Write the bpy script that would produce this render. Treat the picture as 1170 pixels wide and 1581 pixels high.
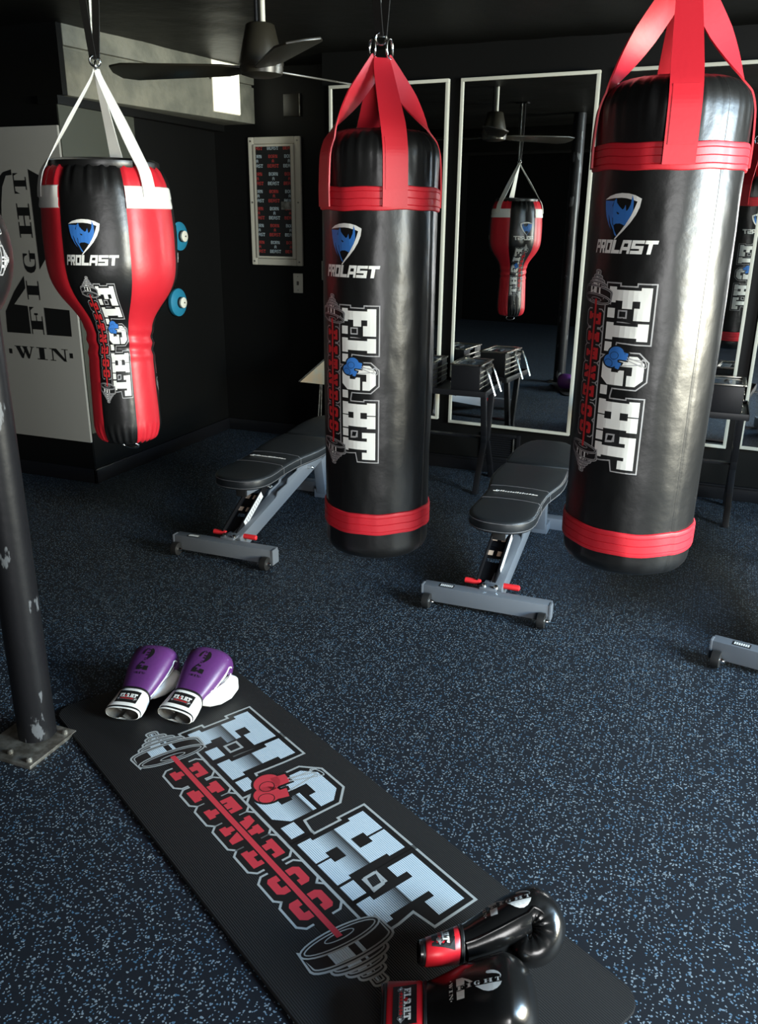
import bpy, bmesh, math, random
import numpy as np
from mathutils import Vector, Matrix, noise
from mathutils.bvhtree import BVHTree
from mathutils.geometry import tessellate_polygon
random.seed(4)
PI = math.pi
R = math.radians
sc = bpy.context.scene
for _o in list(bpy.data.objects):
    bpy.data.objects.remove(_o)

# ------------------------------------------------------------------ camera
PITCH, ROLL, YAW, FPX, EYE = R(19.3), R(0.6), R(21.3), 1290.0, 1.5
cam_d = bpy.data.cameras.new('camera')
cam = bpy.data.objects.new('camera', cam_d)
sc.collection.objects.link(cam)
cam_d.sensor_fit = 'HORIZONTAL'
cam_d.sensor_width = 36.0
cam_d.lens = 36.0 * FPX / 1170.0
cam_d.clip_start = 0.02
_P = Matrix(((1, 0, 0), (0, math.cos(PITCH), -math.sin(PITCH)), (0, math.sin(PITCH), math.cos(PITCH))))
_Q = Matrix(((math.cos(ROLL), -math.sin(ROLL), 0), (math.sin(ROLL), math.cos(ROLL), 0), (0, 0, 1)))
_W = Matrix(((math.cos(YAW), math.sin(YAW), 0), (0, 0, -1), (-math.sin(YAW), math.cos(YAW), 0)))
_M = _Q @ _P @ _W            # world -> (right, down, forward)
cam.matrix_world = Matrix(((_M[0][0], -_M[1][0], -_M[2][0], 0),
                           (_M[0][1], -_M[1][1], -_M[2][1], 0),
                           (_M[0][2], -_M[1][2], -_M[2][2], EYE),
                           (0, 0, 0, 1)))
sc.camera = cam

# ------------------------------------------------------------------ world, lights, exposure
sc.view_settings.view_transform = 'Standard'
sc.view_settings.look = 'None'
sc.view_settings.gamma = 1.0
sc.view_settings.use_curve_mapping = False
sc.view_settings.exposure = 0.0
world = bpy.data.worlds.new('daylight')
sc.world = world
world.use_nodes = True
_bg = world.node_tree.nodes['Background']
_bg.inputs[0].default_value = (0.75, 0.85, 1.0, 1)
_bg.inputs[1].default_value = 0.5


def area(name, loc, target, sx, sy, power, col, spread=180):
    l = bpy.data.lights.new(name, 'AREA')
    l.shape = 'RECTANGLE'
    l.size, l.size_y = sx, sy
    l.energy = power
    l.color = col
    l.spread = R(spread)
    o = bpy.data.objects.new(name, l)
    sc.collection.objects.link(o)
    o.location = loc
    o.rotation_euler = (Vector(target) - Vector(loc)).to_track_quat('-Z', 'Y').to_euler()
    return o


# sky light falling in through the side window, bounce from the lit ground outside, and the glass door
area('window_skylight', (3.30, 1.75, 1.80), (0.0, 2.6, 0.1), 2.3, 0.7, 210, (0.40, 0.69, 1.0), 125)
area('window_bounce', (3.28, 1.75, 1.25), (-1.0, 2.6, 1.75), 2.3, 0.8, 205, (1.0, 0.92, 0.68), 105)
area('door_daylight', (1.9, -3.05, 1.1), (-0.4, 2.0, 0.6), 1.3, 1.9, 150, (0.97, 0.96, 0.95))

# ------------------------------------------------------------------ materials
MATS = {}


def mat(name, col, rough=0.5, metal=0.0, spec=0.5, bump=0.0, bscale=40.0, coat=0.0, detail=3.0, sheen=0.0, emit=None, estr=0.0, varc=None, vscale=6.0, bdist=0.002):
    if name in MATS:
        return MATS[name]
    m = bpy.data.materials.new(name)
    m.use_nodes = True
    nt = m.node_tree
    b = nt.nodes['Principled BSDF']
    b.inputs['Base Color'].default_value = (*col, 1)
    b.inputs['Roughness'].default_value = rough
    b.inputs['Metallic'].default_value = metal
    b.inputs['Specular IOR Level'].default_value = spec
    b.inputs['Coat Weight'].default_value = coat
    b.inputs['Coat Roughness'].default_value = 0.15
    b.inputs['Sheen Weight'].default_value = sheen
    if emit:
        b.inputs['Emission Color'].default_value = (*emit, 1)
        b.inputs['Emission Strength'].default_value = estr
    if bump or varc:
        tc = nt.nodes.new('ShaderNodeTexCoord')
    if bump:
        n = nt.nodes.new('ShaderNodeTexNoise')
        n.inputs['Scale'].default_value = bscale
        n.inputs['Detail'].default_value = detail
        nt.links.new(tc.outputs['Object'], n.inputs['Vector'])
        bp = nt.nodes.new('ShaderNodeBump')
        bp.inputs['Strength'].default_value = bump
        bp.inputs['Distance'].default_value = bdist
        nt.links.new(n.outputs['Fac'], bp.inputs['Height'])
        nt.links.new(bp.outputs['Normal'], b.inputs['Normal'])
    if varc:
        n2 = nt.nodes.new('ShaderNodeTexNoise')
        n2.inputs['Scale'].default_value = vscale
        n2.inputs['Detail'].default_value = 6
        nt.links.new(tc.outputs['Object'], n2.inputs['Vector'])
        r = nt.nodes.new('ShaderNodeValToRGB')
        r.color_ramp.elements[0].position = 0.38
        r.color_ramp.elements[1].position = 0.62
        r.color_ramp.elements[0].color = (*col, 1)
        r.color_ramp.elements[1].color = (*varc, 1)
        nt.links.new(n2.outputs['Fac'], r.inputs['Fac'])
        nt.links.new(r.outputs['Color'], b.inputs['Base Color'])
    MATS[name] = m
    return m


def floor_material():
    m = mat('flecked_rubber', (0.012, 0.013, 0.015), 0.58, spec=0.32, bump=0.25, bscale=260, bdist=0.001, detail=2)
    nt = m.node_tree
    b = nt.nodes['Principled BSDF']
    L = nt.links.new
    tc = nt.nodes.new('ShaderNodeTexCoord')
    masks = []
    for k, (s, thr, keep, off) in enumerate(((88, 0.20, 0.42, 0.0), (60, 0.13, 0.50, 7.3), (130, 0.22, 0.30, 3.1))):
        wob = nt.nodes.new('ShaderNodeTexNoise')
        wob.inputs['Scale'].default_value = s * 0.7
        wob.inputs['Detail'].default_value = 1
        mp = nt.nodes.new('ShaderNodeVectorMath')
        mp.operation = 'ADD'
        mp.inputs[1].default_value = (off, off * .7, 0)
        L(tc.outputs['Object'], mp.inputs[0])
        L(mp.outputs[0], wob.inputs['Vector'])
        mx = nt.nodes.new('ShaderNodeVectorMath')
        mx.operation = 'MULTIPLY_ADD'
        mx.inputs[1].default_value = (1.1 / s,) * 3
        L(wob.outputs['Color'], mx.inputs[0])
        L(mp.outputs[0], mx.inputs[2])
        v = nt.nodes.new('ShaderNodeTexVoronoi')
        v.inputs['Scale'].default_value = s
        v.voronoi_dimensions = '2D'
        L(mx.outputs[0], v.inputs['Vector'])
        lt = nt.nodes.new('ShaderNodeMath')
        lt.operation = 'LESS_THAN'
        lt.inputs[1].default_value = thr
        L(v.outputs['Distance'], lt.inputs[0])
        sp = nt.nodes.new('ShaderNodeSeparateColor')
        L(v.outputs['Color'], sp.inputs[0])
        k2 = nt.nodes.new('ShaderNodeMath')
        k2.operation = 'LESS_THAN'
        k2.inputs[1].default_value = keep
        L(sp.outputs[0], k2.inputs[0])
        a = nt.nodes.new('ShaderNodeMath')
        a.operation = 'MULTIPLY'
        L(lt.outputs[0], a.inputs[0])
        L(k2.outputs[0], a.inputs[1])
        masks.append((a, sp))
    mx1 = nt.nodes.new('ShaderNodeMath'); mx1.operation = 'MAXIMUM'
    L(masks[0][0].outputs[0], mx1.inputs[0]); L(masks[1][0].outputs[0], mx1.inputs[1])
    mx2 = nt.nodes.new('ShaderNodeMath'); mx2.operation = 'MAXIMUM'
    L(mx1.outputs[0], mx2.inputs[0]); L(masks[2][0].outputs[0], mx2.inputs[1])
    cr = nt.nodes.new('ShaderNodeValToRGB')
    e = cr.color_ramp.elements
    e[0].color = (0.05, 0.12, 0.20, 1); e[0].position = 0.0
    e[1].color = (0.21, 0.25, 0.28, 1); e[1].position = 1.0
    L(masks[0][1].outputs[1], cr.inputs['Fac'])
    mix = nt.nodes.new('ShaderNodeMix'); mix.data_type = 'RGBA'
    mix.inputs[6].default_value = (0.007, 0.010, 0.015, 1)
    L(mx2.outputs[0], mix.inputs[0]); L(cr.outputs['Color'], mix.inputs[7])
    L(mix.outputs[2], b.inputs['Base Color'])
    return m


def ridged_mat_material():
    m = mat('ridged_foam', (0.012, 0.012, 0.0125), 0.58, spec=0.35)
    nt = m.node_tree
    b = nt.nodes['Principled BSDF']
    tc = nt.nodes.new('ShaderNodeTexCoord')
    w = nt.nodes.new('ShaderNodeTexWave')
    w.wave_type = 'BANDS'; w.bands_direction = 'Y'
    w.inputs['Scale'].default_value = 62
    nt.links.new(tc.outputs['Object'], w.inputs['Vector'])
    bp = nt.nodes.new('ShaderNodeBump')
    bp.inputs['Strength'].default_value = 0.6
    bp.inputs['Distance'].default_value = 0.0012
    nt.links.new(w.outputs['Fac'], bp.inputs['Height'])
    nt.links.new(bp.outputs['Normal'], b.inputs['Normal'])
    return m


def printed_gradient():
    m = mat('mat_print_silver', (0.75, 0.86, 0.92), 0.5)
    nt = m.node_tree
    b = nt.nodes['Principled BSDF']
    uv = nt.nodes.new('ShaderNodeUVMap')
    sp = nt.nodes.new('ShaderNodeSeparateXYZ')
    nt.links.new(uv.outputs['UV'], sp.inputs[0])
    cr = nt.nodes.new('ShaderNodeValToRGB')
    e = cr.color_ramp.elements
    e[0].position = 0.20; e[0].color = (0.46, 0.55, 0.62, 1)
    e[1].position = 0.50; e[1].color = (0.02, 0.02, 0.02, 1)
    n = e.new(0.515); n.color = (0.46, 0.55, 0.62, 1)
    nt.links.new(sp.outputs[1], cr.inputs['Fac'])
    nt.links.new(cr.outputs['Color'], b.inputs['Base Color'])
    tc = nt.nodes.new('ShaderNodeTexCoord')
    w = nt.nodes.new('ShaderNodeTexWave')
    w.wave_type = 'BANDS'; w.bands_direction = 'Y'
    w.inputs['Scale'].default_value = 62
    nt.links.new(tc.outputs['Object'], w.inputs['Vector'])
    bp = nt.nodes.new('ShaderNodeBump')
    bp.inputs['Strength'].default_value = 0.6
    bp.inputs['Distance'].default_value = 0.0012
    nt.links.new(w.outputs['Fac'], bp.inputs['Height'])
    nt.links.new(bp.outputs['Normal'], b.inputs['Normal'])
    return m


M_floor = floor_material()
M_mat = ridged_mat_material()
M_wall = mat('black_wall_paint', (0.0025, 0.0025, 0.0022), 0.5, bump=0.12, bscale=30, spec=0.2)
M_ceil = mat('black_ceiling_paint', (0.003, 0.003, 0.0022), 0.5, spec=0.15, bump=0.5, bscale=9, detail=8, bdist=0.01)
M_plaster = mat('grey_rough_plaster', (0.10, 0.10, 0.078), 0.6, bump=0.7, bscale=22, detail=8, bdist=0.008, varc=(0.16, 0.155, 0.12), vscale=7)
M_olive = mat('olive_grey_paint', (0.035, 0.037, 0.026), 0.55, bump=0.1, bscale=12)
M_vinyl = mat('black_vinyl', (0.006, 0.006, 0.006), 0.36, spec=0.55, bump=0.35, bscale=14, bdist=0.006, detail=5)
M_red = mat('red_vinyl', (0.60, 0.018, 0.03), 0.42, spec=0.5, bump=0.3, bscale=16, bdist=0.005)
M_redweb = mat('red_webbing', (0.55, 0.014, 0.026), 0.5, bump=0.25, bscale=90, bdist=0.001)
M_white = mat('white_webbing', (0.82, 0.80, 0.74), 0.6, bump=0.25, bscale=120, bdist=0.001)
M_chrome = mat('chrome', (0.8, 0.8, 0.78), 0.14, metal=1.0)
M_steel = mat('dull_steel', (0.32, 0.31, 0.28), 0.45, metal=0.8, bump=0.3, bscale=60, varc=(0.14, 0.13, 0.11), vscale=30)
M_print_w = mat('white_print', (0.80, 0.79, 0.74), 0.5)
M_print_g = mat('grey_print', (0.36, 0.35, 0.35), 0.5)
M_print_k = mat('black_print', (0.006, 0.006, 0.006), 0.5)
M_print_r = mat('red_print', (0.55, 0.018, 0.022), 0.5)
M_print_b = mat('blue_print', (0.035, 0.17, 0.52), 0.5)
M_silver_grad = printed_gradient()
M_matgrey = mat('mat_print_grey', (0.34, 0.36, 0.36), 0.5)
M_matred = mat('mat_print_red', (0.50, 0.035, 0.05), 0.5)
M_webblack = mat('black_webbing', (0.012, 0.011, 0.01), 0.5, bump=0.3, bscale=150, bdist=0.001)
M_frame = mat('cream_painted_wood', (0.46, 0.45, 0.38), 0.45)
M_cream = mat('cream_painted_metal', (0.50, 0.47, 0.38), 0.45)
M_mirror = mat('mirror_glass', (0.86, 0.88, 0.87), 0.0, metal=1.0)
M_board = mat('white_board', (0.25, 0.24, 0.215), 0.5)
M_boardink = mat('board_black_ink', (0.006, 0.006, 0.006), 0.4)
M_pipe = mat('chipped_black_paint', (0.007, 0.007, 0.008), 0.38, spec=0.25, bump=0.3, bscale=18, bdist=0.004)
M_gunmetal = mat('grey_powder_coat', (0.12, 0.135, 0.155), 0.42, bump=0.1, bscale=300, bdist=0.0005)
M_blackmetal = mat('black_powder_coat', (0.006, 0.006, 0.007), 0.38, spec=0.28)
M_railchrome = mat('dull_chrome', (0.42, 0.41, 0.36), 0.25, metal=1.0)
M_pad = mat('black_upholstery', (0.010, 0.012, 0.014), 0.42, spec=0.55, bump=0.1, bscale=200, bdist=0.0006)
M_piping = mat('seam_piping', (0.10, 0.10, 0.105), 0.5)
M_redgrip = mat('red_rubber_grip', (0.60, 0.02, 0.025), 0.45)
M_sticker = mat('white_sticker', (0.60, 0.62, 0.62), 0.5)
M_tan = mat('tan_sticker', (0.52, 0.38, 0.28), 0.5)
M_rubber = mat('black_rubber', (0.010, 0.010, 0.010), 0.5)
M_purple = mat('purple_leather', (0.085, 0.022, 0.115), 0.40, spec=0.5, bump=0.2, bscale=60, bdist=0.002)
M_whiteleather = mat('white_leather', (0.82, 0.81, 0.76), 0.42, bump=0.15, bscale=60, bdist=0.002)
M_blackleather = mat('glossy_black_leather', (0.006, 0.006, 0.006), 0.24, spec=0.7, bump=0.12, bscale=50, bdist=0.002)
M_redleather = mat('red_leather', (0.55, 0.012, 0.02), 0.36)
M_lining = mat('grey_lining', (0.10, 0.095, 0.085), 0.8, bump=0.6, bscale=80)
M_blue = mat('teal_rubber', (0.015, 0.17, 0.27), 0.42)
M_whiteknob = mat('ivory_plastic', (0.62, 0.60, 0.50), 0.45)
M_fan = mat('dark_bronze_fan', (0.018, 0.016, 0.011), 0.35)
M_glow = mat('glowing_cream', (0.9, 0.9, 0.8), 0.5, emit=(1.0, 0.97, 0.74), estr=1.0)  # emissive cream of the rectangle on the bulkhead
M_glass_dark = mat('grey_smoked_plastic', (0.10, 0.12, 0.14), 0.15)
M_paper = mat('pale_print_paper', (0.40, 0.40, 0.32), 0.6, varc=(0.55, 0.38, 0.22), vscale=9)

# ------------------------------------------------------------------ helpers
COL = sc.collection


def link(name, me, m=None, parent=None, smooth=False):
    o = bpy.data.objects.new(name, me)
    COL.objects.link(o)
    if m is not None:
        for x in (m if isinstance(m, (list, tuple)) else [m]):
            me.materials.append(x)
    if parent is not None:
        o.parent = parent
    if smooth:
        for p in me.polygons:
            p.use_smooth = True
    return o


def thing(name, label, cat, loc=(0, 0, 0), rz=0.0, group=None):
    o = bpy.data.objects.new(name, None)
    o.empty_display_size = 0.1
    COL.objects.link(o)
    o.location = loc
    o.rotation_euler = (0, 0, rz)
    o['label'] = label
    o['category'] = cat
    if group:
        o['group'] = group
    return o


def tag(o, label, cat, group=None):
    o['label'] = label
    o['category'] = cat
    if group:
        o['group'] = group
    return o


def struct(o):
    o['kind'] = 'structure'
    return o


class MB:
    """collects shapes into one mesh"""

    def __init__(self):
        self.v, self.f, self.mi = [], [], []

    def add(self, vs, fs, mi=0):
        n = len(self.v)
        self.v += [tuple(x) for x in vs]
        self.f += [tuple(n + i for i in f) for f in fs]
        self.mi += [mi] * len(fs)
        return self

    def box(self, x0, x1, y0, y1, z0, z1, mi=0, M=None):
        vs = [Vector((x, y, z)) for z in (z0, z1) for x, y in ((x0, y0), (x1, y0), (x1, y1), (x0, y1))]
        if M is not None:
            vs = [M @ p for p in vs]
        return self.add(vs, [(3, 2, 1, 0), (4, 5, 6, 7), (0, 1, 5, 4), (1, 2, 6, 5), (2, 3, 7, 6), (3, 0, 4, 7)], mi)

    def tube(self, pts, r, n=12, mi=0, cap=True, flat=1.0, up=(0, 0, 1), closed=False):
        pts = [Vector(p) for p in pts]
        N = len(pts)
        rs = r if isinstance(r, (list, tuple)) else [r] * N
        vs, fs = [], []
        for i, p in enumerate(pts):
            if closed:
                t = pts[(i + 1) % N] - pts[i - 1]
            else:
                t = pts[min(i + 1, N - 1)] - pts[max(i - 1, 0)]
            t.normalize()
            u = Vector(up)
            if abs(t.dot(u)) > 0.97:
                u = Vector((1, 0, 0))
            a = t.cross(u).normalized()
            b = a.cross(t).normalized()
            for k in range(n):
                th = 2 * PI * k / n
                vs.append(p + a * math.cos(th) * rs[i] + b * math.sin(th) * rs[i] * flat)
        for i in range(N if closed else N - 1):
            j = (i + 1) % N
            for k in range(n):
                fs.append((i * n + k, i * n + (k + 1) % n, j * n + (k + 1) % n, j * n + k))
        if cap and not closed:
            fs.append(tuple(range(n - 1, -1, -1)))
            fs.append(tuple((N - 1) * n + k for k in range(n)))
        return self.add(vs, fs, mi)

    def cyl(self, p0, p1, r0, r1=None, n=24, mi=0):
        return self.tube([p0, p1], [r0, r0 if r1 is None else r1], n, mi)

    def lathe(self, prof, n=48, c=(0, 0, 0), mi=0, axis='Z', cap=True):
        vs, fs = [], []
        for r, z in prof:
            for k in range(n):
                th = 2 * PI * k / n
                x, y = r * math.cos(th), r * math.sin(th)
                if axis == 'Z':
                    p = (c[0] + x, c[1] + y, c[2] + z)
                elif axis == 'X':
                    p = (c[0] + z, c[1] + x, c[2] + y)
                else:
                    p = (c[0] + x, c[1] + z, c[2] + y)
                vs.append(p)
        for i in range(len(prof) - 1):
            for k in range(n):
                q = (i * n + k, i * n + (k + 1) % n, (i + 1) * n + (k + 1) % n, (i + 1) * n + k)
                fs.append(q)
        if cap:
            fs.append(tuple(range(n - 1, -1, -1)))
            fs.append(tuple((len(prof) - 1) * n + k for k in range(n)))
        return self.add(vs, fs, mi)

    def prism(self, poly, h0, h1, M, mi=0):
        """polygon in local xy extruded in local z then moved by M"""
        n = len(poly)
        vs = [M @ Vector((x, y, h0)) for x, y in poly] + [M @ Vector((x, y, h1)) for x, y in poly]
        fs = [tuple(range(n - 1, -1, -1)), tuple(range(n, 2 * n))]
        fs += [(i, (i + 1) % n, n + (i + 1) % n, n + i) for i in range(n)]
        return self.add(vs, fs, mi)

    def mesh(self, name):
        me = bpy.data.meshes.new(name)
        me.from_pydata(self.v, [], self.f)
        me.polygons.foreach_set('material_index', self.mi)
        me.update()
        bm = bmesh.new(); bm.from_mesh(me)
        bmesh.ops.recalc_face_normals(bm, faces=bm.faces)
        bm.to_mesh(me); bm.free()
        return me

    def build(self, name, m, parent=None, smooth=False, bevel=0.0, seg=2, angle=40):
        me = self.mesh(name)
        if bevel:
            bm = bmesh.new(); bm.from_mesh(me)
            es = [e for e in bm.edges if len(e.link_faces) == 2 and e.calc_face_angle(0) > R(angle)]
            bmesh.ops.bevel(bm, geom=es, offset=bevel, segments=seg, profile=0.6, affect='EDGES', clamp_overlap=True)
            bm.to_mesh(me); bm.free()
        o = link(name, me, m, parent)
        if smooth or bevel:
            for p in me.polygons:
                p.use_smooth = True
            try:
                me.set_sharp_from_angle(angle=R(45))
            except Exception:
                pass
        return o


def basis(o, x, y, z):
    x, y, z = Vector(x), Vector(y), Vector(z)
    return Matrix(((x[0], y[0], z[0], o[0]), (x[1], y[1], z[1], o[1]), (x[2], y[2], z[2], o[2]), (0, 0, 0, 1)))


def copy_tree(o, parent=None):
    c = o.copy()
    COL.objects.link(c)
    c.parent = parent
    for ch in list(o.children):
        copy_tree(ch, c)
    return c


# ------------------------------------------------------------------ flat artwork laid on surfaces
def offset_poly(poly, d):
    n = len(poly)
    A = sum(poly[i][0] * poly[(i + 1) % n][1] - poly[(i + 1) % n][0] * poly[i][1] for i in range(n))
    sgn = 1 if A > 0 else -1
    out = []
    for i in range(n):
        p0, p1, p2 = Vector(poly[i - 1]), Vector(poly[i]), Vector(poly[(i + 1) % n])
        e1, e2 = (p1 - p0).normalized(), (p2 - p1).normalized()
        n1 = Vector((e1.y, -e1.x)) * sgn
        n2 = Vector((e2.y, -e2.x)) * sgn
        k = 1 + n1.dot(n2)
        if k < 0.25:
            k = 0.25
        q = p1 + (n1 + n2) * (d / k)
        out.append((q.x, q.y))
    return out


def decal(name, shapes, mats, keys, mapper, parent, step=(0.05, 0.05), clip=None, label=None):
    """shapes: (poly, holes, key, layer); mapper(u, v, layer) -> point"""
    vs, fs, mi, lay = [], [], [], []
    for i, (poly, holes, key, layer) in enumerate(shapes):
        rings = [[Vector((x, y, 0)) for x, y in poly]] + [[Vector((x, y, 0)) for x, y in h] for h in holes]
        tri = tessellate_polygon(rings)
        n = len(vs)
        for rr in rings:
            for p in rr:
                vs.append((p.x, p.y, layer + (i % 97) * 0.0004))
        for t in tri:
            a, b, c = (vs[n + k] for k in t)
            if (b[0] - a[0]) * (c[1] - a[1]) - (c[0] - a[0]) * (b[1] - a[1]) < 0:
                t = t[::-1]
            fs.append(tuple(n + k for k in t))
            mi.append(keys.index(key))
    me = bpy.data.meshes.new(name)
    me.from_pydata(vs, [], fs)
    me.polygons.foreach_set('material_index', mi)
    bm = bmesh.new(); bm.from_mesh(me)

    def cut(ax, val, clear=0):
        pn = Vector((1, 0, 0)) if ax == 0 else Vector((0, 1, 0))
        bmesh.ops.bisect_plane(bm, geom=bm.verts[:] + bm.edges[:] + bm.faces[:], plane_co=pn * val, plane_no=pn,
                               clear_outer=clear > 0, clear_inner=clear < 0)
    if clip:
        cut(0, clip[0], -1); cut(0, clip[1], 1); cut(1, clip[2], -1); cut(1, clip[3], 1)
    xs = [v.co.x for v in bm.verts]; ys = [v.co.y for v in bm.verts]
    if step[0]:
        for k in range(int(math.floor(min(xs) / step[0])), int(math.ceil(max(xs) / step[0])) + 1):
            cut(0, k * step[0])
    if step[1]:
        for k in range(int(math.floor(min(ys) / step[1])), int(math.ceil(max(ys) / step[1])) + 1):
            cut(1, k * step[1])
    uvl = bm.loops.layers.uv.new('art')
    for f in bm.faces:
        for lp in f.loops:
            lp[uvl].uv = (lp.vert.co.x, lp.vert.co.y)
    for v in bm.verts:
        v.co = Vector(mapper(v.co.x, v.co.y, v.co.z))
    bm.to_mesh(me); bm.free()
    for p in me.polygons:
        p.use_smooth = False
    o = link(name, me, mats, parent)
    if label:
        o['label'] = label
    return o


def rect(x0, y0, x1, y1):
    return [(x0, y0), (x1, y0), (x1, y1), (x0, y1)]


def ell(cx, cy, a, b, n=28, a0=0, a1=360, rot=0):
    out = []
    for i in range(n if a1 - a0 >= 360 else n + 1):
        t = R(a0 + (a1 - a0) * i / n)
        x, y = a * math.cos(t), b * math.sin(t)
        c, s = math.cos(R(rot)), math.sin(R(rot))
        out.append((cx + x * c - y * s, cy + x * s + y * c))
    return out


def stroke(pts, w):
    L, Rr = [], []
    for i, p in enumerate(pts):
        a, b = Vector(pts[max(i - 1, 0)]), Vector(pts[min(i + 1, len(pts) - 1)])
        t = (b - a).normalized()
        nn = Vector((-t.y, t.x)) * w / 2
        L.append((p[0] + nn.x, p[1] + nn.y)); Rr.append((p[0] - nn.x, p[1] - nn.y))
    return L + Rr[::-1]


def fight_logo():
    """F.I.G.H.T over a barbell struck through FITNESS, with hanging gloves; cap height 1"""
    S = []
    F = [(.03, 0), (.41, 0), (.41, .19), (.36, .19), (.36, .36), (.55, .36), (.55, .59), (.36, .59), (.36, .76), (.53, .76), (.53, .64), (.83, .64), (.83, 1), (.03, 1), (.03, .76), (.10, .76), (.10, .19), (.03, .19)]
    Fo = [(.03, 0), (.80, 0), (.80, .40), (.83, .64), (.83, 1), (.03, 1), (.03, .76), (.10, .76), (.10, .19), (.03, .19)]
    I = [(.90, 0), (1.33, 0), (1.33, .19), (1.26, .19), (1.26, .76), (1.33, .76), (1.33, 1), (.90, 1), (.90, .76), (.97, .76), (.97, .19), (.90, .19)]
    Io = [(.90, 0), (1.64, 0), (1.64, .19), (1.30, .24), (1.33, .76), (1.33, 1), (.90, 1), (.90, .76), (.97, .76), (.97, .19), (.90, .19)]
    c = .17
    G = [(1.71 + c, 0), (2.47 - c, 0), (2.47, c), (2.47, .56), (2.08, .56), (2.08, .42), (2.14, .42), (2.14, .25), (1.98, .25), (1.98, .74), (2.20, .74), (2.20, .63), (2.47, .63), (2.47, 1 - c), (2.47 - c, 1), (1.71 + c, 1), (1.71, 1 - c), (1.71, c)]
    Go = [(1.71 + c, 0), (2.74, 0), (2.74, .19), (2.47, .24), (2.47, 1 - c), (2.47 - c, 1), (1.71 + c, 1), (1.71, 1 - c), (1.71, c)]
    H = [(2.86, 0), (3.25, 0), (3.25, .19), (3.17, .19), (3.17, .36), (3.36, .36), (3.36, .19), (3.28, .19), (3.28, 0), (3.67, 0), (3.67, .19), (3.62, .19), (3.62, .76), (3.67, .76), (3.67, 1), (3.28, 1), (3.28, .76), (3.36, .76), (3.36, .57), (3.17, .57), (3.17, .76), (3.25, .76), (3.25, 1), (2.86, 1), (2.86, .76), (2.91, .76), (2.91, .19), (2.86, .19)]
    Ho = [(2.86, 0), (3.95, 0), (3.95, .19), (3.68, .24), (3.67, .76), (3.67, 1), (2.86, 1), (2.86, .76), (2.91, .76), (2.91, .19), (2.86, .19)]
    T = [(4.01, 0), (4.41, 0), (4.41, .19), (4.35, .19), (4.35, .76), (4.44, .76), (4.44, .62), (4.67, .62), (4.67, 1), (3.80, 1), (3.80, .62), (3.98, .62), (3.98, .76), (4.08, .76), (4.08, .19), (4.01, .19)]
    To = [(4.01, 0), (4.41, 0), (4.41, .19), (4.37, .50), (4.67, .55), (4.67, 1), (3.80, 1), (3.80, .56), (4.04, .50), (4.08, .19), (4.01, .19)]
    for p in (Fo, Io, Go, Ho, To):
        S.append((offset_poly(p, .105), [], 'grey', 0))
        S.append((offset_poly(p, .072), [], 'black', 1))
    S.append((rect(.585, .27, .79, .49), [rect(.62, .305, .755, .455)], 'grey', 1.5))
    S.append((rect(3.76, .27, 3.96, .49), [rect(3.79, .30, 3.93, .46)], 'grey', 1.5))
    for p in (F, I, G, H, T):
        S.append((p, [], 'white', 2))
    for x in (.55, 1.39, 2.50, 3.71):
        S.append((rect(x, 0, x + .24, .19), [], 'white', 2))
    # hanging gloves in front of the G
    g1 = ell(1.66, .33, .17, .19, rot=20); g2 = ell(1.86, .21, .16, .18, rot=-20)
    cf1 = [(1.60, .42), (1.80, .36), (1.82, .60), (1.64, .62)]
    cf2 = [(1.86, .28), (2.00, .22), (2.06, .42), (1.90, .48)]
    for p in (g1, g2, cf1, cf2):
        S.append((offset_poly(p, .035), [], 'black', 3))
    for p in (g1, g2, cf1, cf2):
        S.append((p, [], 'accent', 3.6))
    S.append((ell(1.72, .29, .10, .11, rot=25), [ell(1.72, .29, .088, .098, rot=25)], 'black', 4.2))
    S.append((ell(1.92, .16, .10, .11, rot=-25), [ell(1.92, .16, .088, .098, rot=-25)], 'black', 4.2))
    for a, b in (((1.74, .60), (1.86, .97)), ((1.80, .58), (1.95, .95)), ((1.97, .46), (1.90, .95)), ((1.78, .62), (1.80, 1.03))):
        S.append((stroke([a, b], .022), [], 'grey', 4))
    S.append((ell(1.87, .99, .12, .05, rot=20), [ell(1.87, .99, .10, .032, rot=20)], 'grey', 4.4))
    # FITNESS
    yb, yt = -.61, -.18
    def fl(x0, x1, kind):
        w = x1 - x0; hh = yt - yb
        P = lambda *q: [(x0 + a * w, yb + b * hh) for a, b in q]
        if kind == 'F':
            return [P((0, 0), (.62, 0), (.62, .22), (.5, .22), (.5, .40), (.78, .40), (.78, .60), (.5, .60), (.5, .78), (.72, .78), (.72, .62), (1, .62), (1, 1), (0, 1), (0, .8), (.14, .8), (.14, .2), (0, .2))]
        if kind == 'I':
            return [P((0, 0), (1, 0), (1, .24), (.82, .24), (.82, .76), (1, .76), (1, 1), (0, 1), (0, .76), (.18, .76), (.18, .24), (0, .24))]
        if kind == 'T':
            return [P((.2, 0), (.8, 0), (.8, .2), (.68, .2), (.68, .76), (.76, .76), (.76, .56), (1, .56), (1, 1), (0, 1), (0, .56), (.24, .56), (.24, .76), (.32, .76), (.32, .2), (.2, .2))]
        if kind == 'N':
            return [P((0, 0), (.44, 0), (.44, .2), (.36, .2), (.36, .55), (.68, 0), (.92, 0), (.92, .8), (1, .8), (1, 1), (.56, 1), (.56, .8), (.64, .8), (.64, .5), (.36, 1), (0, 1), (0, .8), (.1, .8), (.1, .2), (0, .2))]
        if kind == 'E':
            return [P((0, 0), (1, 0), (1, .34), (.76, .34), (.76, .22), (.46, .22), (.46, .40), (.74, .40), (.74, .60), (.46, .60), (.46, .78), (.76, .78), (.76, .66), (1, .66), (1, 1), (0, 1), (0, .8), (.12, .8), (.12, .2), (0, .2))]
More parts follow.
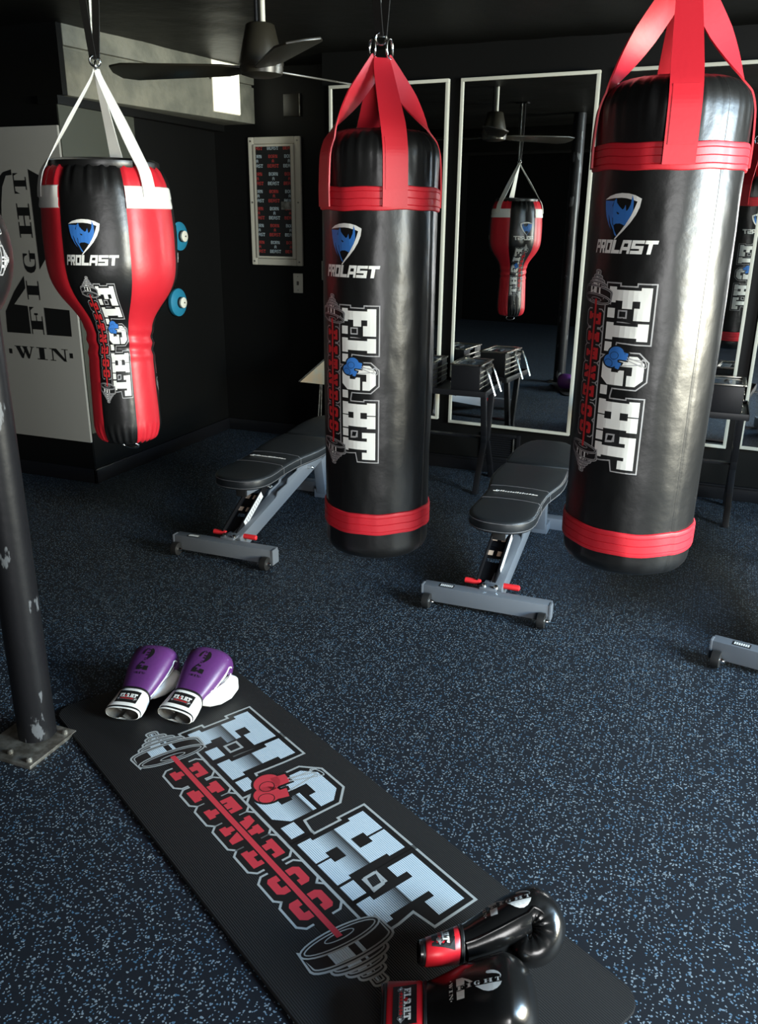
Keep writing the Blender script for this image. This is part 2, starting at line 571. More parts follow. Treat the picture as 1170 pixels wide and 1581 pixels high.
        return [P((0, .08), (.15, 0), (.82, 0), (1, .16), (1, .46), (.85, .58), (.34, .62), (.34, .78), (.68, .78), (.68, .68), (1, .68), (1, .92), (.86, 1), (.16, 1), (0, .86), (0, .56), (.14, .42), (.66, .38), (.66, .22), (.32, .22), (.32, .34), (0, .34))]
    L = []
    for k, x0, x1 in (('F', .70, 1.00), ('I', 1.20, 1.44), ('T', 1.60, 1.90), ('N', 2.06, 2.42), ('E', 2.58, 2.88), ('S', 3.12, 3.42), ('S', 3.56, 3.87)):
        for p in fl(x0, x1, k):
            L.append(p)
        cc = .07
        bx0, bx1 = x0 - .07, x1 + .07
        oct_ = [(bx0 + cc, yb - .07), (bx1 - cc, yb - .07), (bx1, yb), (bx1, yt), (bx1 - cc, yt + .07), (bx0 + cc, yt + .07), (bx0, yt), (bx0, yb)]
        S.append((offset_poly(oct_, .028), [], 'grey', 0.2))
        S.append((oct_, [], 'black', 1.1))
    S.append((rect(.45, -.52, 4.2, -.28), [], 'black', 1.15))
    for p in L:
        S.append((p, [], 'red', 2))
    S.append((rect(.40, -.455, 4.22, -.345), [], 'black', 2.6))
    S.append((rect(.40, -.435, 4.22, -.365), [], 'red', 3.2))
    S.append((rect(.46, -.10, 4.2, -.085), [], 'grey', 0.1))
    # barbell plates: each a slab between two arcs seen at a slant
    ac = -.40
    def slab(s0, s1, hw, cap):
        e = .22
        near = [(s0 - cap * max(0, 1 - (t / hw) ** 2) ** .5 * e * hw, ac + t) for t in [hw * math.sin(R(a)) for a in range(-90, 91, 12)]]
        far = [(s1 - cap * max(0, 1 - (t / hw) ** 2) ** .5 * e * hw, ac + t) for t in [hw * math.sin(R(a)) for a in range(90, -91, -12)]]
        return near + far
    for end in (0, 1):
        def T2(p):
            q = []
            for s, t in p:
                s2 = s + .10 * (t - ac) * (1 if end == 0 else 1)
                q.append((s2 if end == 0 else 4.62 - s2 + .2 * (t - ac), t))
            return q
        for j, (s0, s1, hw) in enumerate(((-.30, -.14, .05), (-.17, -.02, .12), (-.07, .09, .20), (.03, .20, .30), (.16, .36, .46))):
            p = T2(slab(s0, s1, hw, 1))
            S.append((offset_poly(p, .045), [], 'grey', 2.0 + j * .7))
            S.append((offset_poly(p, .018), [], 'black', 2.15 + j * .7))
            S.append((p, [], 'grey', 2.3 + j * .7))
            S.append((offset_poly(p, -.018), [], 'black', 2.45 + j * .7))
            for a, b in ((-.52, -.02), (.16, .26)):
                st = T2([(s0 + .02 - .22 * hw * (1 - a * a) ** .5, ac + a * hw), (s1 - .02 - .22 * hw * (1 - a * a) ** .5, ac + a * hw), (s1 - .02 - .22 * hw * (1 - b * b) ** .5, ac + b * hw), (s0 + .02 - .22 * hw * (1 - b * b) ** .5, ac + b * hw)])
                S.append((st, [], 'white', 2.6 + j * .7))
        f = T2(ell(.36, ac, .12, .46)); f2 = T2(ell(.36, ac, .10, .43)); f3 = T2(ell(.38, ac, .05, .18)); f4 = T2(ell(.38, ac, .036, .165))
        S.append((offset_poly(f, .02), [], 'grey', 5.6)); S.append((offset_poly(f, 0), [], 'black', 5.8))
        S.append((f2, [offset_poly(f2, -.014)], 'grey', 6.0)); S.append((f3, [f4], 'grey', 6.0))
        S.append((T2(rect(.37, -.435, .52, -.365)), [], 'red', 6.3))
    return S


def prolast_logo():
    """shield with horned head above block wordmark; width about 1"""
    k = 1 / 870.0
    def P(pts):
        return [((x - 600) * k, (430 - y) * k) for x, y in pts]
    S = []
    white = [(265, 212), (340, 170), (430, 147), (520, 138), (620, 145), (700, 165), (785, 205), (770, 300), (730, 390), (670, 480), (590, 570), (520, 635), (480, 675), (468, 668), (500, 630), (560, 560), (620, 480), (670, 400), (705, 320), (735, 238), (690, 222), (600, 200), (520, 192), (420, 195), (340, 203)]
    S.append((P(white), [], 'white', 1))
    blue = [(272, 222), (410, 228), (432, 215), (450, 195), (462, 250), (500, 290), (548, 328), (568, 315), (588, 270), (602, 345), (625, 330), (655, 270), (668, 160), (690, 230), (692, 330), (670, 400), (600, 515), (570, 500), (530, 486), (470, 490), (438, 510), (460, 570), (500, 632), (488, 636), (430, 590), (360, 500), (310, 410), (285, 320)]
    S.append((P(blue), [], 'blue', 2))
    S.append((P([(345, 390), (352, 392), (385, 480), (440, 560), (478, 640), (465, 645), (415, 570), (365, 480)]), [], 'black', 3))
    S.append((P([(415, 420), (425, 422), (430, 480), (438, 512), (425, 505)]), [], 'black', 3))
    S.append((P([(465, 352), (490, 358), (510, 372), (495, 384), (478, 375)]), [], 'black', 3))
    S.append((P([(395, 280), (420, 232), (430, 215), (412, 262), (402, 300)]), [], 'black', 3))
    # word
    def W(x0, w, polys, holes=()):
        y0, hgt = 838, 160
        sl = 26
        def q(p):
            return [((x0 + a * w + sl * b - 600) * k, (430 - (y0 - b * hgt)) * k) for a, b in p]
        S.append((q(polys), [q(h) for h in holes], 'white', 1))
    W(160, 74, [(0, 0), (.3, 0), (.3, .36), (1, .36), (1, 1), (0, 1)], [[(.34, .56), (.7, .56), (.7, .78), (.34, .78)]])
    W(242, 80, [(0, 0), (.28, 0), (.28, .34), (.5, .34), (.66, 0), (1, 0), (.84, .36), (1, .36), (1, 1), (0, 1)], [[(.32, .58), (.68, .58), (.68, .80), (.32, .80)]])
    W(332, 98, [(0, 0), (1, 0), (1, 1), (0, 1)], [[(.30, .24), (.70, .24), (.70, .76), (.30, .76)]])
    W(438, 118, [(0, 0), (1, 0), (1, .26), (.36, .26), (.36, 1), (0, 1)])
    W(562, 130, [(0, 0), (.26, 0), (.26, .26), (.74, .26), (.74, 0), (1, 0), (1, 1), (.12, 1)], [[(.30, .50), (.72, .50), (.72, .76), (.34, .76)]])
    W(702, 150, [(0, 0), (1, 0), (1, .60), (.30, .60), (.30, .76), (1, .76), (1, 1), (0, 1), (0, .38), (.70, .38), (.70, .24), (0, .24)])
    W(862, 150, [(.30, 0), (.62, 0), (.62, .74), (1, .74), (1, 1), (0, 1), (0, .74), (.30, .74)])
    return S


def serif(ch):
    """fat-stem serif capitals, height 1; list of polygons and the advance width"""
    r = rect
    D = {
        'F': ([r(.15, 0, .42, 1), r(0, 0, .57, .07), r(0, .93, .85, 1), [(.74, .93), (.85, .93), (.85, .62)], r(.42, .47, .62, .53), r(.60, .36, .66, .64)], .88),
        'I': ([r(.15, 0, .45, 1), r(0, 0, .60, .07), r(0, .93, .60, 1)], .64),
        'T': ([r(.33, 0, .62, 1), r(.18, 0, .77, .07), r(0, .93, .95, 1), [(0, .93), (0, .58), (.12, .93)], [(.95, .93), (.83, .93), (.95, .58)]], 1.0),
        'H': ([r(.12, 0, .38, 1), r(.70, 0, .96, 1), r(0, 0, .50, .07), r(0, .93, .50, 1), r(.58, 0, 1.08, .07), r(.58, .93, 1.08, 1), r(.38, .46, .70, .54)], 1.12),
        'G': ([[(.0, .5), (.06, .22), (.22, .05), (.45, 0), (.45, .06), (.34, .14), (.29, .32), (.28, .5), (.29, .68), (.34, .86), (.45, .94), (.45, 1), (.22, .95), (.06, .78)], r(.45, 0, .62, .06), r(.45, .94, .66, 1), r(.62, 0, .88, .42), r(.50, .40, 1.0, .46), [(.66, 1), (.86, .98), (.86, .64), (.80, .64), (.74, .85), (.62, .94)]], 1.04),
        'W': ([[(.02, 1), (.36, 1), (.62, .28), (.50, 0), (.44, 0)], [(.58, 1), (.90, 1), (1.10, .28), (1.00, 0), (.94, 0)], [(.50, 0), (.58, 0), (.80, .70), (.76, .86)], [(1.00, 0), (1.06, 0), (1.40, 1), (1.32, 1)], r(-.06, .94, .46, 1), r(.52, .94, .98, 1), r(1.2, .94, 1.5, 1)], 1.52),
        'N': ([r(.14, 0, .20, 1), [(.10, 1), (.42, 1), (1.02, 0), (.84, 0)], r(.90, 0, .97, 1), r(0, 0, .34, .06), r(-.02, .94, .4, 1), r(.74, .94, 1.12, 1)], 1.16),
    }
    return D[ch]


def two_logo(key='black'):
    """numeral split by an upright word, with a small word beneath; height 1"""
    S = []
    hook = [(-.063, 1.0), (-.13, .985), (-.20, .93), (-.25, .85), (-.27, .76), (-.265, .68), (-.22, .66), (-.19, .70), (-.175, .80), (-.15, .90), (-.11, .965), (-.063, .968)]
    lobe = [(.07, 1.0), (.15, .965), (.22, .89), (.258, .79), (.255, .69), (.21, .58), (.13, .48), (.07, .41)]
    diag = [(-.067, .367), (-.067, .29), (-.176, .184), (-.067, .178), (-.067, 0), (-.266, 0), (-.257, .136), (-.16, .27)]
    blk = [(.066, .173), (.27, .166), (.266, 0), (.066, 0)]
    for p in (hook, lobe, diag, blk):
        S.append((p, [], key, 1))
    for ch, y0, y1 in (('F', 0.0, .18), ('I', .22, .345), ('G', .385, .53), ('H', .60, .81), ('T', .86, .985)):
        polys, w = serif(ch)
        for p in polys:
            S.append(([(.045 - b * .10, y0 + a / w * (y1 - y0)) for a, b in p], [], key, 1))
    x = -.215
    for ch, w2 in (('W', .16), ('I', .09), ('N', .155)):
        polys, w = serif(ch)
        for p in polys:
            S.append(([(x + a / w * w2, -.165 + b * .08) for a, b in p], [], key, 1))
        x += w2 + .018
    for x0 in (-.272, .232):
        S.append((rect(x0, -.14, x0 + .026, -.108), [], key, 1))
    return S


FONT = {'A': ['.###.', '#...#', '#...#', '#####', '#...#', '#...#', '#...#'], 'B': ['####.', '#...#', '#...#', '####.', '#...#', '#...#', '####.'],
        'E': ['#####', '#....', '#....', '####.', '#....', '#....', '#####'], 'S': ['.####', '#....', '#....', '.###.', '....#', '....#', '####.'],
        'T': ['#####', '#.#.#', '..#..', '..#..', '..#..', '..#..', '.###.'], 'O': ['.###.', '#...#', '#...#', '#...#', '#...#', '#...#', '.###.'],
        'R': ['####.', '#...#', '#...#', '####.', '#.#..', '#..#.', '##..#'], 'N': ['##..#', '##..#', '#.#.#', '#.#.#', '#.#.#', '#..##', '#..##']}


def bitmap_word(word, cx, cy, h, key, layer=1):
    px = h / 7.0
    w = len(word) * 6 * px - px
    S = []
    for i, ch in enumerate(word):
        x0 = cx - w / 2 + i * 6 * px
        for r_, row in enumerate(FONT[ch]):
            c0 = None
            for c_ in range(6):
                on = c_ < 5 and row[c_] == '#'
                if on and c0 is None:
                    c0 = c_
                if not on and c0 is not None:
                    S.append((rect(x0 + c0 * px, cy + h / 2 - (r_ + 1.05) * px, x0 + c_ * px, cy + h / 2 - r_ * px), [], key, layer))
                    c0 = None
    return S


FIGHT = fight_logo()
PRO = prolast_logo()
TWO = two_logo()

# ------------------------------------------------------------------ room
WB = 4.98      # mirror wall
WL = 5.33      # recessed wall left of it
X0, X1, Y0 = -4.8, 3.2, -3.0
CEIL = 2.41
struct(MB().box(X0 - .2, X1 + .2, Y0 - .2, 5.6, -.1, 0).build('floor', M_floor))


def rough_sheet(x0, x1, y0, y1, z, th, amp, res):
    nx, ny = int((x1 - x0) / res), int((y1 - y0) / res)
    vs, fs = [], []
    for j in range(ny + 1):
        for i in range(nx + 1):
            x, y = x0 + (x1 - x0) * i / nx, y0 + (y1 - y0) * j / ny
            h = noise.noise(Vector((x * 1.3, y * 1.3, 0))) * amp + noise.noise(Vector((x * 6, y * 6, 3))) * amp * .4
            vs.append((x, y, z + abs(h)))
    for j in range(ny):
        for i in range(nx):
            a = j * (nx + 1) + i
            fs.append((a, a + nx + 1, a + nx + 2, a + 1))
    m = MB().add(vs, fs)
    m.box(x0, x1, y0, y1, z + .05, z + th)
    return m


struct(rough_sheet(X0, X1, Y0, 5.5, CEIL, .2, .012, .08).build('ceiling', M_ceil, smooth=True))
struct(MB().box(-2.33, X1, WB, WB + .2, 0, CEIL + .05).build('wall_back', M_wall))
struct(MB().box(-3.5, -2.33, WL, WL + .2, 0, CEIL + .05).build('wall_recess', M_wall))
struct(MB().box(X0, -3.3, 3.82, WL + .2, 0, CEIL + .05).build('wall_left', M_wall))
struct(MB().box(-3.302, -3.296, 3.825, 5.2, .1, 2.055).build('wall_panel', M_wall))
struct(MB().box(X0 - .2, X0, Y0, 3.82, 0, CEIL + .05).build('wall_far_left', M_wall))
rear = MB()
rear.box(X0 - .2, 1.2, Y0 - .2, Y0, 0, CEIL + .05)
rear.box(2.6, X1 + .2, Y0 - .2, Y0, 0, CEIL + .05)
rear.box(1.2, 2.6, Y0 - .2, Y0, 2.1, CEIL + .05)
struct(rear.build('wall_rear', M_wall))
wr = MB()
wr.box(X1, X1 + .15, Y0, .55, 0, CEIL + .05)
wr.box(X1, X1 + .15, 2.95, WB + .2, 0, CEIL + .05)
wr.box(X1, X1 + .15, .55, 2.95, 0, .80)
wr.box(X1, X1 + .15, .55, 2.95, 2.2, CEIL + .05)
struct(wr.build('wall_right', M_wall))
wf = MB()
for y in (.55, 1.73, 2.91):
    wf.box(X1 + .02, X1 + .09, y, y + .04, .80, 2.2)
for z in (.80, 2.16):
    wf.box(X1 + .02, X1 + .09, .55, 2.95, z, z + .04)
struct(wf.build('window_1', M_blackmetal))
df = MB()
for x in (1.2, 1.88, 2.54):
    df.box(x, x + .06, Y0 - .12, Y0 - .04, 0, 2.1)
for z in (0, 2.04):
    df.box(1.2, 2.6, Y0 - .12, Y0 - .04, z, z + .06)
struct(df.build('door_1', M_blackmetal))
struct(MB().box(X0, X1, 0.35, 0.75, 2.18, CEIL + .02).build('ceiling_beam', M_ceil, bevel=.01))
# baseboards
struct(MB().box(-2.33, X1, WB - .015, WB, 0, .075).box(-2.33, X1, WB - .025, WB, .075, .088).build('baseboard_back', M_blackmetal, bevel=.003))
struct(MB().box(X0, -3.285, 3.805, 3.82, 0, .085).box(-3.3, -3.285, 3.805, WL, 0, .085).build('baseboard_left', M_blackmetal, bevel=.003))
struct(MB().box(-3.285, -2.33, WL - .015, WL, 0, .085).build('baseboard_recess', M_blackmetal, bevel=.003))
# rough concrete bulkhead over the left wall, slightly out of square
bk = MB()
pts = [(-3.235, 3.84), (-2.985, 5.33), (-3.6, 5.33), (-3.6, 3.84)]
bk.prism(pts, 2.085, 2.30, Matrix.Identity(4))
bk.prism([(-3.255, 3.84), (-3.0, 5.33), (-3.6, 5.33), (-3.6, 3.84)], 2.30, 2.315, Matrix.Identity(4))
bk.prism([(-3.232, 3.84), (-2.982, 5.33), (-3.6, 5.33), (-3.6, 3.84)], 2.315, CEIL + .03, Matrix.Identity(4))
struct(bk.build('ceiling_bulkhead', M_plaster, bevel=.004))
struct(MB().box(X0, -3.235, 3.80, 3.838, 2.085, CEIL + .03).build('ceiling_edge', M_wall))
# ledge and the lighter painted strip below the bulkhead
struct(MB().prism([(-3.27, 3.80), (-3.22, 5.33), (-3.4, 5.33), (-3.4, 3.80)], 2.045, 2.085, Matrix.Identity(4)).build('trim_1', M_wall))
struct(MB().box(-3.30, -3.293, 3.822, 4.45, .3, 2.045).build('wall_strip', M_olive))

# cream rectangle on the bulkhead, built as a thin box that glows
d_ = Vector((.25, 1.49, 0)).normalized(); n_ = Vector((d_.y, -d_.x, 0))
def bulk(y, off, z):
    t = (y - 3.84) / 1.49
    return Vector((-3.235 + .25 * t, y, z)) + n_ * off
lp = thing('glow_panel', 'cream glowing rectangular panel on the rough grey ceiling bulkhead', 'light', bulk(5.0, .0, 2.25))
p0, p1 = bulk(4.93, 0, 0), bulk(5.18, 0, 0)
Ml = basis((0, 0, 0), d_, (0, 0, 1), n_)
def lbox(mb, y0, y1, z0, z1, o0, o1):
    a, b = bulk(y0, 0, 0), bulk(y1, 0, 0)
    L_ = (b - a).length
    mb.box(0, L_, z0, z1, o0, o1, M=basis(a - Vector(lp.location), d_, (0, 0, 1), n_))
m_ = MB(); lbox(m_, 4.93, 5.17, 2.125, 2.405, .001, .016); m_.build('glow_face', M_glow, lp, bevel=.002)
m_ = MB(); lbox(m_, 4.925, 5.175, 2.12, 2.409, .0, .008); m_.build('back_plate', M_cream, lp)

# ------------------------------------------------------------------ board with the big printed numeral
bd = thing('banner_board', 'tall white board with large black split 2 and WIN, on the left wall', 'board', (-3.7, 3.82, 1.1))
MB().box(-.62, .405, -.018, -.002, -.85, .845).build('panel', M_board, bd, bevel=.002)
MB().box(-.185, -.175, -.022, -.018, -.85, -.06).build('edge_strip', M_frame, bd)
decal('printed_logo', TWO, [M_boardink], ['black'], lambda u, v, h: (u * .875 + .12, -.0186 - h * .0004, v * .875 + .86 - 1.1), bd, step=(0, 0))

# ------------------------------------------------------------------ mirrors
def mirror(x0, x1, z0, z1, ydeg, label):
    t = thing('wall_mirror', label, 'mirror', (x0, WB - .034, z0), R(-ydeg), 'framed mirrors along the back wall')
    w, h, fw, dp = x1 - x0, z1 - z0, .017, .03
    f = MB()
    f.box(0, w, 0, dp, 0, fw).box(0, w, 0, dp, h - fw, h).box(0, fw, 0, dp, fw, h - fw).box(w - fw, w, 0, dp, fw, h - fw)
    f.build('frame', M_frame, t, bevel=.002)
    MB().box(fw - .004, w - fw + .004, .008, .014, fw - .004, h - fw + .004).build('mirror_glass', M_mirror, t)
    return t


MROT = 3.6
mirror(-2.273, -1.525, .325, 2.235, MROT, 'tall framed mirror half hidden behind the straps and body of the middle punching bag')
mirror(-1.470, -.708, .30, 2.24, MROT, 'tall framed mirror fully in view, reflecting the tapered red and black bag')
mirror(-.635, .155, .315, 2.25, MROT, 'tall framed mirror mostly hidden behind the tallest punching bag')
mirror(.218, .98, .31, 2.25, MROT, 'framed mirror cut off at the photo edge beyond the small table of dumbbells')

# ------------------------------------------------------------------ cabinet, switches and other wall items
cb = thing('wall_cabinet', 'cream framed metal cabinet door papered with BORN A BEAST words', 'cabinet', (-2.84, WL, 1.6))
f = MB()
f.box(-.193, -.150, -.022, 0, -.405, .405).box(.150, .193, -.022, 0, -.405, .405).box(-.15, .15, -.022, 0, .362, .405).box(-.15, .15, -.022, 0, -.405, -.362)
f.build('frame', M_cream, cb, bevel=.006)
MB().box(-.149, .149, -.034, -.002, -.36, .36).build('door', M_cream, cb, bevel=.006)
ins = MB().box(-.127, .127, -.037, -.033, -.345, .345).build('printed_paper', M_print_k, cb)
words_ = []
for j in range(-1, 8):
    z = .285 - .108 * j
    for i, x in enumerate((-.118, .0, .118)):
        on = (i + j) % 2 == 0
        key = 'w' if on else 'r'
        words_ += bitmap_word('BORN', x, z, .020, key) + bitmap_word('A', x, z - .029, .020, key) + bitmap_word('BEAST', x, z - .058, .020, key)
M_w1 = mat('pale_blue_ink', (0.42, 0.50, 0.52), 0.5)
M_w2 = mat('brick_red_ink', (0.42, 0.04, 0.035), 0.5)
decal('lettering', words_, [M_w1, M_w2], ['w', 'r'], lambda u, v, h: (u, -.0375 - h * .0003, v), ins, step=(0, 0), clip=(-.125, .125, -.343, .343))
MB().box(.055, .128, -.046, -.036, -.045, .005).build('latch', M_steel, cb, bevel=.003)
for sx in (-.172, .172):
    for sz in (-.38, 0, .38):
        MB().lathe([(.006, -.026), (.005, -.020)], 12, (sx, 0, sz), axis='Y').build('screw', M_steel, cb)

ls = thing('light_switch', 'ivory light switch plate with small dark toggle below the cabinet', 'switch', (-2.69, WL, 1.08))
MB().box(-.036, .036, -.007, 0, -.065, .065).build('plate', M_whiteknob, ls, bevel=.003)
MB().box(-.006, .006, -.018, -.006, -.012, .014).build('toggle', M_steel, ls, bevel=.002)
for z in (-.045, .045):
    MB().lathe([(.004, -.009), (.003, -.006)], 10, (0, 0, z), axis='Y').build('screw', M_steel, ls)
ls2 = thing('outlet_plate', 'narrow white wall plate peeking out left of the middle bag', 'switch plate', (-2.475, WL, 1.17))
MB().box(-.036, .036, -.007, 0, -.062, .062).build('plate', M_frame, ls2, bevel=.003)
MB().box(-.012, .012, -.010, -.006, -.02, .02).build('toggle', M_frame, ls2, bevel=.002)
ap = thing('access_hatch', 'small square black hatch high on the wall above the cabinet', 'hatch', (-2.71, WL, 2.19))
MB().box(-.06, .06, -.006, 0, -.065, .065).build('cover', M_fan, ap, bevel=.002)
MB().box(.056, .062, -.012, 0, -.065, .065).build('hinge', M_steel, ap)

vt = thing('wall_vent', 'black louvred vent low on the wall under the fully visible mirror', 'vent', (-1.135, WB, .17))
f = MB()
f.box(-.125, -.10, -.014, 0, -.085, .085).box(.10, .125, -.014, 0, -.085, .085).box(-.10, .10, -.014, 0, .065, .085).box(-.10, .10, -.014, 0, -.085, -.065)
f.build('frame', M_blackmetal, vt, bevel=.003)
f = MB()
for k in range(9):
    z = -.056 + k * .014
    f.box(-.10, .10, -.001, .001, -.006, .006, M=Matrix.Translation((0, -.006, z)) @ Matrix.Rotation(R(-40), 4, 'X'))
f.build('louvres', M_blackmetal, vt)
MB().box(-.088, -.084, -.018, -.006, -.06, .06).build('damper_lever', M_steel, vt)
MB().box(.082, .086, -.018, -.006, -.06, .06).build('damper_lever', M_steel, vt)

# teal discs on pegs on the left wall
for z, y, lab in ((1.385, 4.80, 'teal plastic disc with ivory hub on left wall, upper one, half hidden by bag'), (.975, 4.74, 'teal plastic disc with ivory hub on left wall, lower one')):
    t = thing('wall_disc', lab, 'disc', (-3.296, y, z), 0, 'teal discs on the left wall')
    MB().lathe([(.02, 0), (.085, .004), (.09, .012), (.088, .03), (.06, .040), (.03, .042)], 40, axis='X').build('disc', M_blue, t, smooth=True)
    MB().lathe([(.036, .035), (.036, .055), (.028, .058)], 32, axis='X').build('collar', M_rubber, t, smooth=True)
    MB().lathe([(.030, .05), (.034, .054), (.034, .068), (.026, .072)], 32, axis='X').build('hub', M_whiteknob, t, smooth=True)
    MB().lathe([(.006, .070), (.005, .076)], 16, axis='X').build('bolt', M_steel, t, smooth=True)

# ------------------------------------------------------------------ steel column
M_chip = mat('bare_primer', (0.20, 0.21, 0.22), 0.5)
ntp = M_pipe.node_tree
_b = ntp.nodes['Principled BSDF']
_tc = ntp.nodes.new('ShaderNodeTexCoord')
_mp = ntp.nodes.new('ShaderNodeMapping'); _mp.inputs['Scale'].default_value = (1, 1, .35)
ntp.links.new(_tc.outputs['Object'], _mp.inputs[0])
_n = ntp.nodes.new('ShaderNodeTexNoise'); _n.inputs['Scale'].default_value = 16; _n.inputs['Detail'].default_value = 5
ntp.links.new(_mp.outputs[0], _n.inputs['Vector'])
_r = ntp.nodes.new('ShaderNodeValToRGB')
_r.color_ramp.elements[0].position = .615; _r.color_ramp.elements[0].color = (.007, .007, .008, 1)
_r.color_ramp.elements[1].position = .63; _r.color_ramp.elements[1].color = (.09, .095, .10, 1)
ntp.links.new(_n.outputs['Fac'], _r.inputs['Fac']); ntp.links.new(_r.outputs['Color'], _b.inputs['Base Color'])
cl = thing('steel_column', 'round black painted steel column with chipped paint standing on a square base plate', 'column', (-1.755, 1.655, 0))
MB().lathe([(.055, .012), (.055, 1.3), (.055, CEIL)], 48).build('post', M_pipe, cl, smooth=True)
bp_ = MB().box(-.10, .10, -.14, .055, 0, .012).build('base_plate', M_steel, cl, bevel=.002)
for x, y in ((-.08, -.11), (.08, -.12), (.078, .03), (0, -.11)):
    MB().lathe([(.009, .012), (.009, .020), (.005, .024)], 12, (x, y, 0)).build('bolt', M_steel, bp_)

# ------------------------------------------------------------------ ceiling fan
fan = thing('ceiling_fan', 'dark ceiling fan with bell shaped motor hanging from a pale rod', 'fan', (-1.87, 3.41, 2.08))
MB().cyl((.012, 0, .15), (.012, 0, CEIL - 2.08), .011, n=16).build('down_rod', M_frame, fan, smooth=True)
MB().cyl((-.016, .0, .15), (-.016, 0, CEIL - 2.08), .009, n=16).build('cable_tube', M_blackmetal, fan, smooth=True)
MB().lathe([(.05, .165), (.058, .16), (.075, .09), (.092, .02), (.088, .005), (.03, 0)], 40).build('motor_housing', M_fan, fan, smooth=True)
MB().lathe([(.05, -.03), (.085, -.02), (.09, .004)], 40).build('hub', M_fan, fan, smooth=True)
for a in (192, 68, -48):
    c_, s_ = math.cos(R(a)), math.sin(R(a))
    Mx = Matrix.Rotation(R(a), 4, 'Z') @ Matrix.Rotation(R(11), 4, 'X')
    MB().prism([(.07, -.03), (.16, -.065), (.58, -.092), (.64, -.065), (.655, 0), (.64, .065), (.58, .088), (.16, .055), (.07, .03)], -.004, .004, Mx).build('blade', M_fan, fan, bevel=.002)
M_rodmat = None

# ------------------------------------------------------------------ punching bags
def cam_frame(b):
    c = Vector((-b[0], -b[1], 0)).normalized()
    f = -c
    r_ = Vector((f.y, -f.x, 0))
    return c, r_


def bag_mesh(radius, zs, n=128, wr=None, seams=()):
    """radius(theta, z) about the vertical axis"""
    vs, fs = [], []
    for z in zs:
        for k in range(n):
            th = 2 * PI * k / n
            r_ = radius(th, z)
            vs.append((r_ * math.cos(th), r_ * math.sin(th), z))
    for i in range(len(zs) - 1):
        for k in range(n):
            fs.append((i * n + k, i * n + (k + 1) % n, (i + 1) * n + (k + 1) % n, (i + 1) * n + k))
    return vs, fs


def ribbon(pts, side, w, th=.004, ws=None):
    """flat strap through pts; side = width direction"""
    mb = MB()
    P0 = [Vector(p) for p in pts]
    n0 = len(P0)
    P, W2, S2 = [], [], []
    for i in range(n0 - 1):
        for q in (0, .25, .5, .75) + ((1,) if i == n0 - 2 else ()):
            a_, b_, c_, d_ = P0[max(i - 1, 0)], P0[i], P0[i + 1], P0[min(i + 2, n0 - 1)]
            P.append(.5 * ((2 * b_) + (c_ - a_) * q + (2 * a_ - 5 * b_ + 4 * c_ - d_) * q * q + (3 * b_ - a_ - 3 * c_ + d_) * q ** 3))
            if ws:
                W2.append(ws[i] * (1 - q) + ws[i + 1] * q)
            if isinstance(side, list):
                S2.append(Vector(side[i]) * (1 - q) + Vector(side[i + 1]) * q)
    if ws:
        ws = W2
    if isinstance(side, list):
        side = S2
    vs = []
    for i, p in enumerate(P):
        t = (P[min(i + 1, len(P) - 1)] - P[max(i - 1, 0)]).normalized()
        s_ = Vector(side[i] if isinstance(side, list) else side).normalized()
        nn = t.cross(s_).normalized() * th / 2
        ww = (ws[i] if ws else w) / 2
        vs += [p - s_ * ww - nn, p + s_ * ww - nn, p + s_ * ww + nn, p - s_ * ww + nn]
    fs = [(3, 2, 1, 0)]
    for i in range(len(P) - 1):
        a, b = i * 4, (i + 1) * 4
        for k in range(4):
            fs.append((a + k, a + (k + 1) % 4, b + (k + 1) % 4, b + k))
    n = (len(P) - 1) * 4
    fs.append((n, n + 1, n + 2, n + 3))
    return mb.add(vs, fs)


def torus(mb, c, ax, Rr, r_, n=28, m=10, sc_=(1, 1)):
    ax = Vector(ax).normalized()
    u = ax.orthogonal().normalized() if abs(ax.z) > .9 else Vector((0, 0, 1)).cross(ax).normalized()
    v = ax.cross(u)
    pts = [Vector(c) + u * math.cos(2 * PI * k / n) * Rr * sc_[0] + v * math.sin(2 * PI * k / n) * Rr * sc_[1] for k in range(n)]
    mb.tube(pts, r_, m, closed=True, up=ax)
    return mb


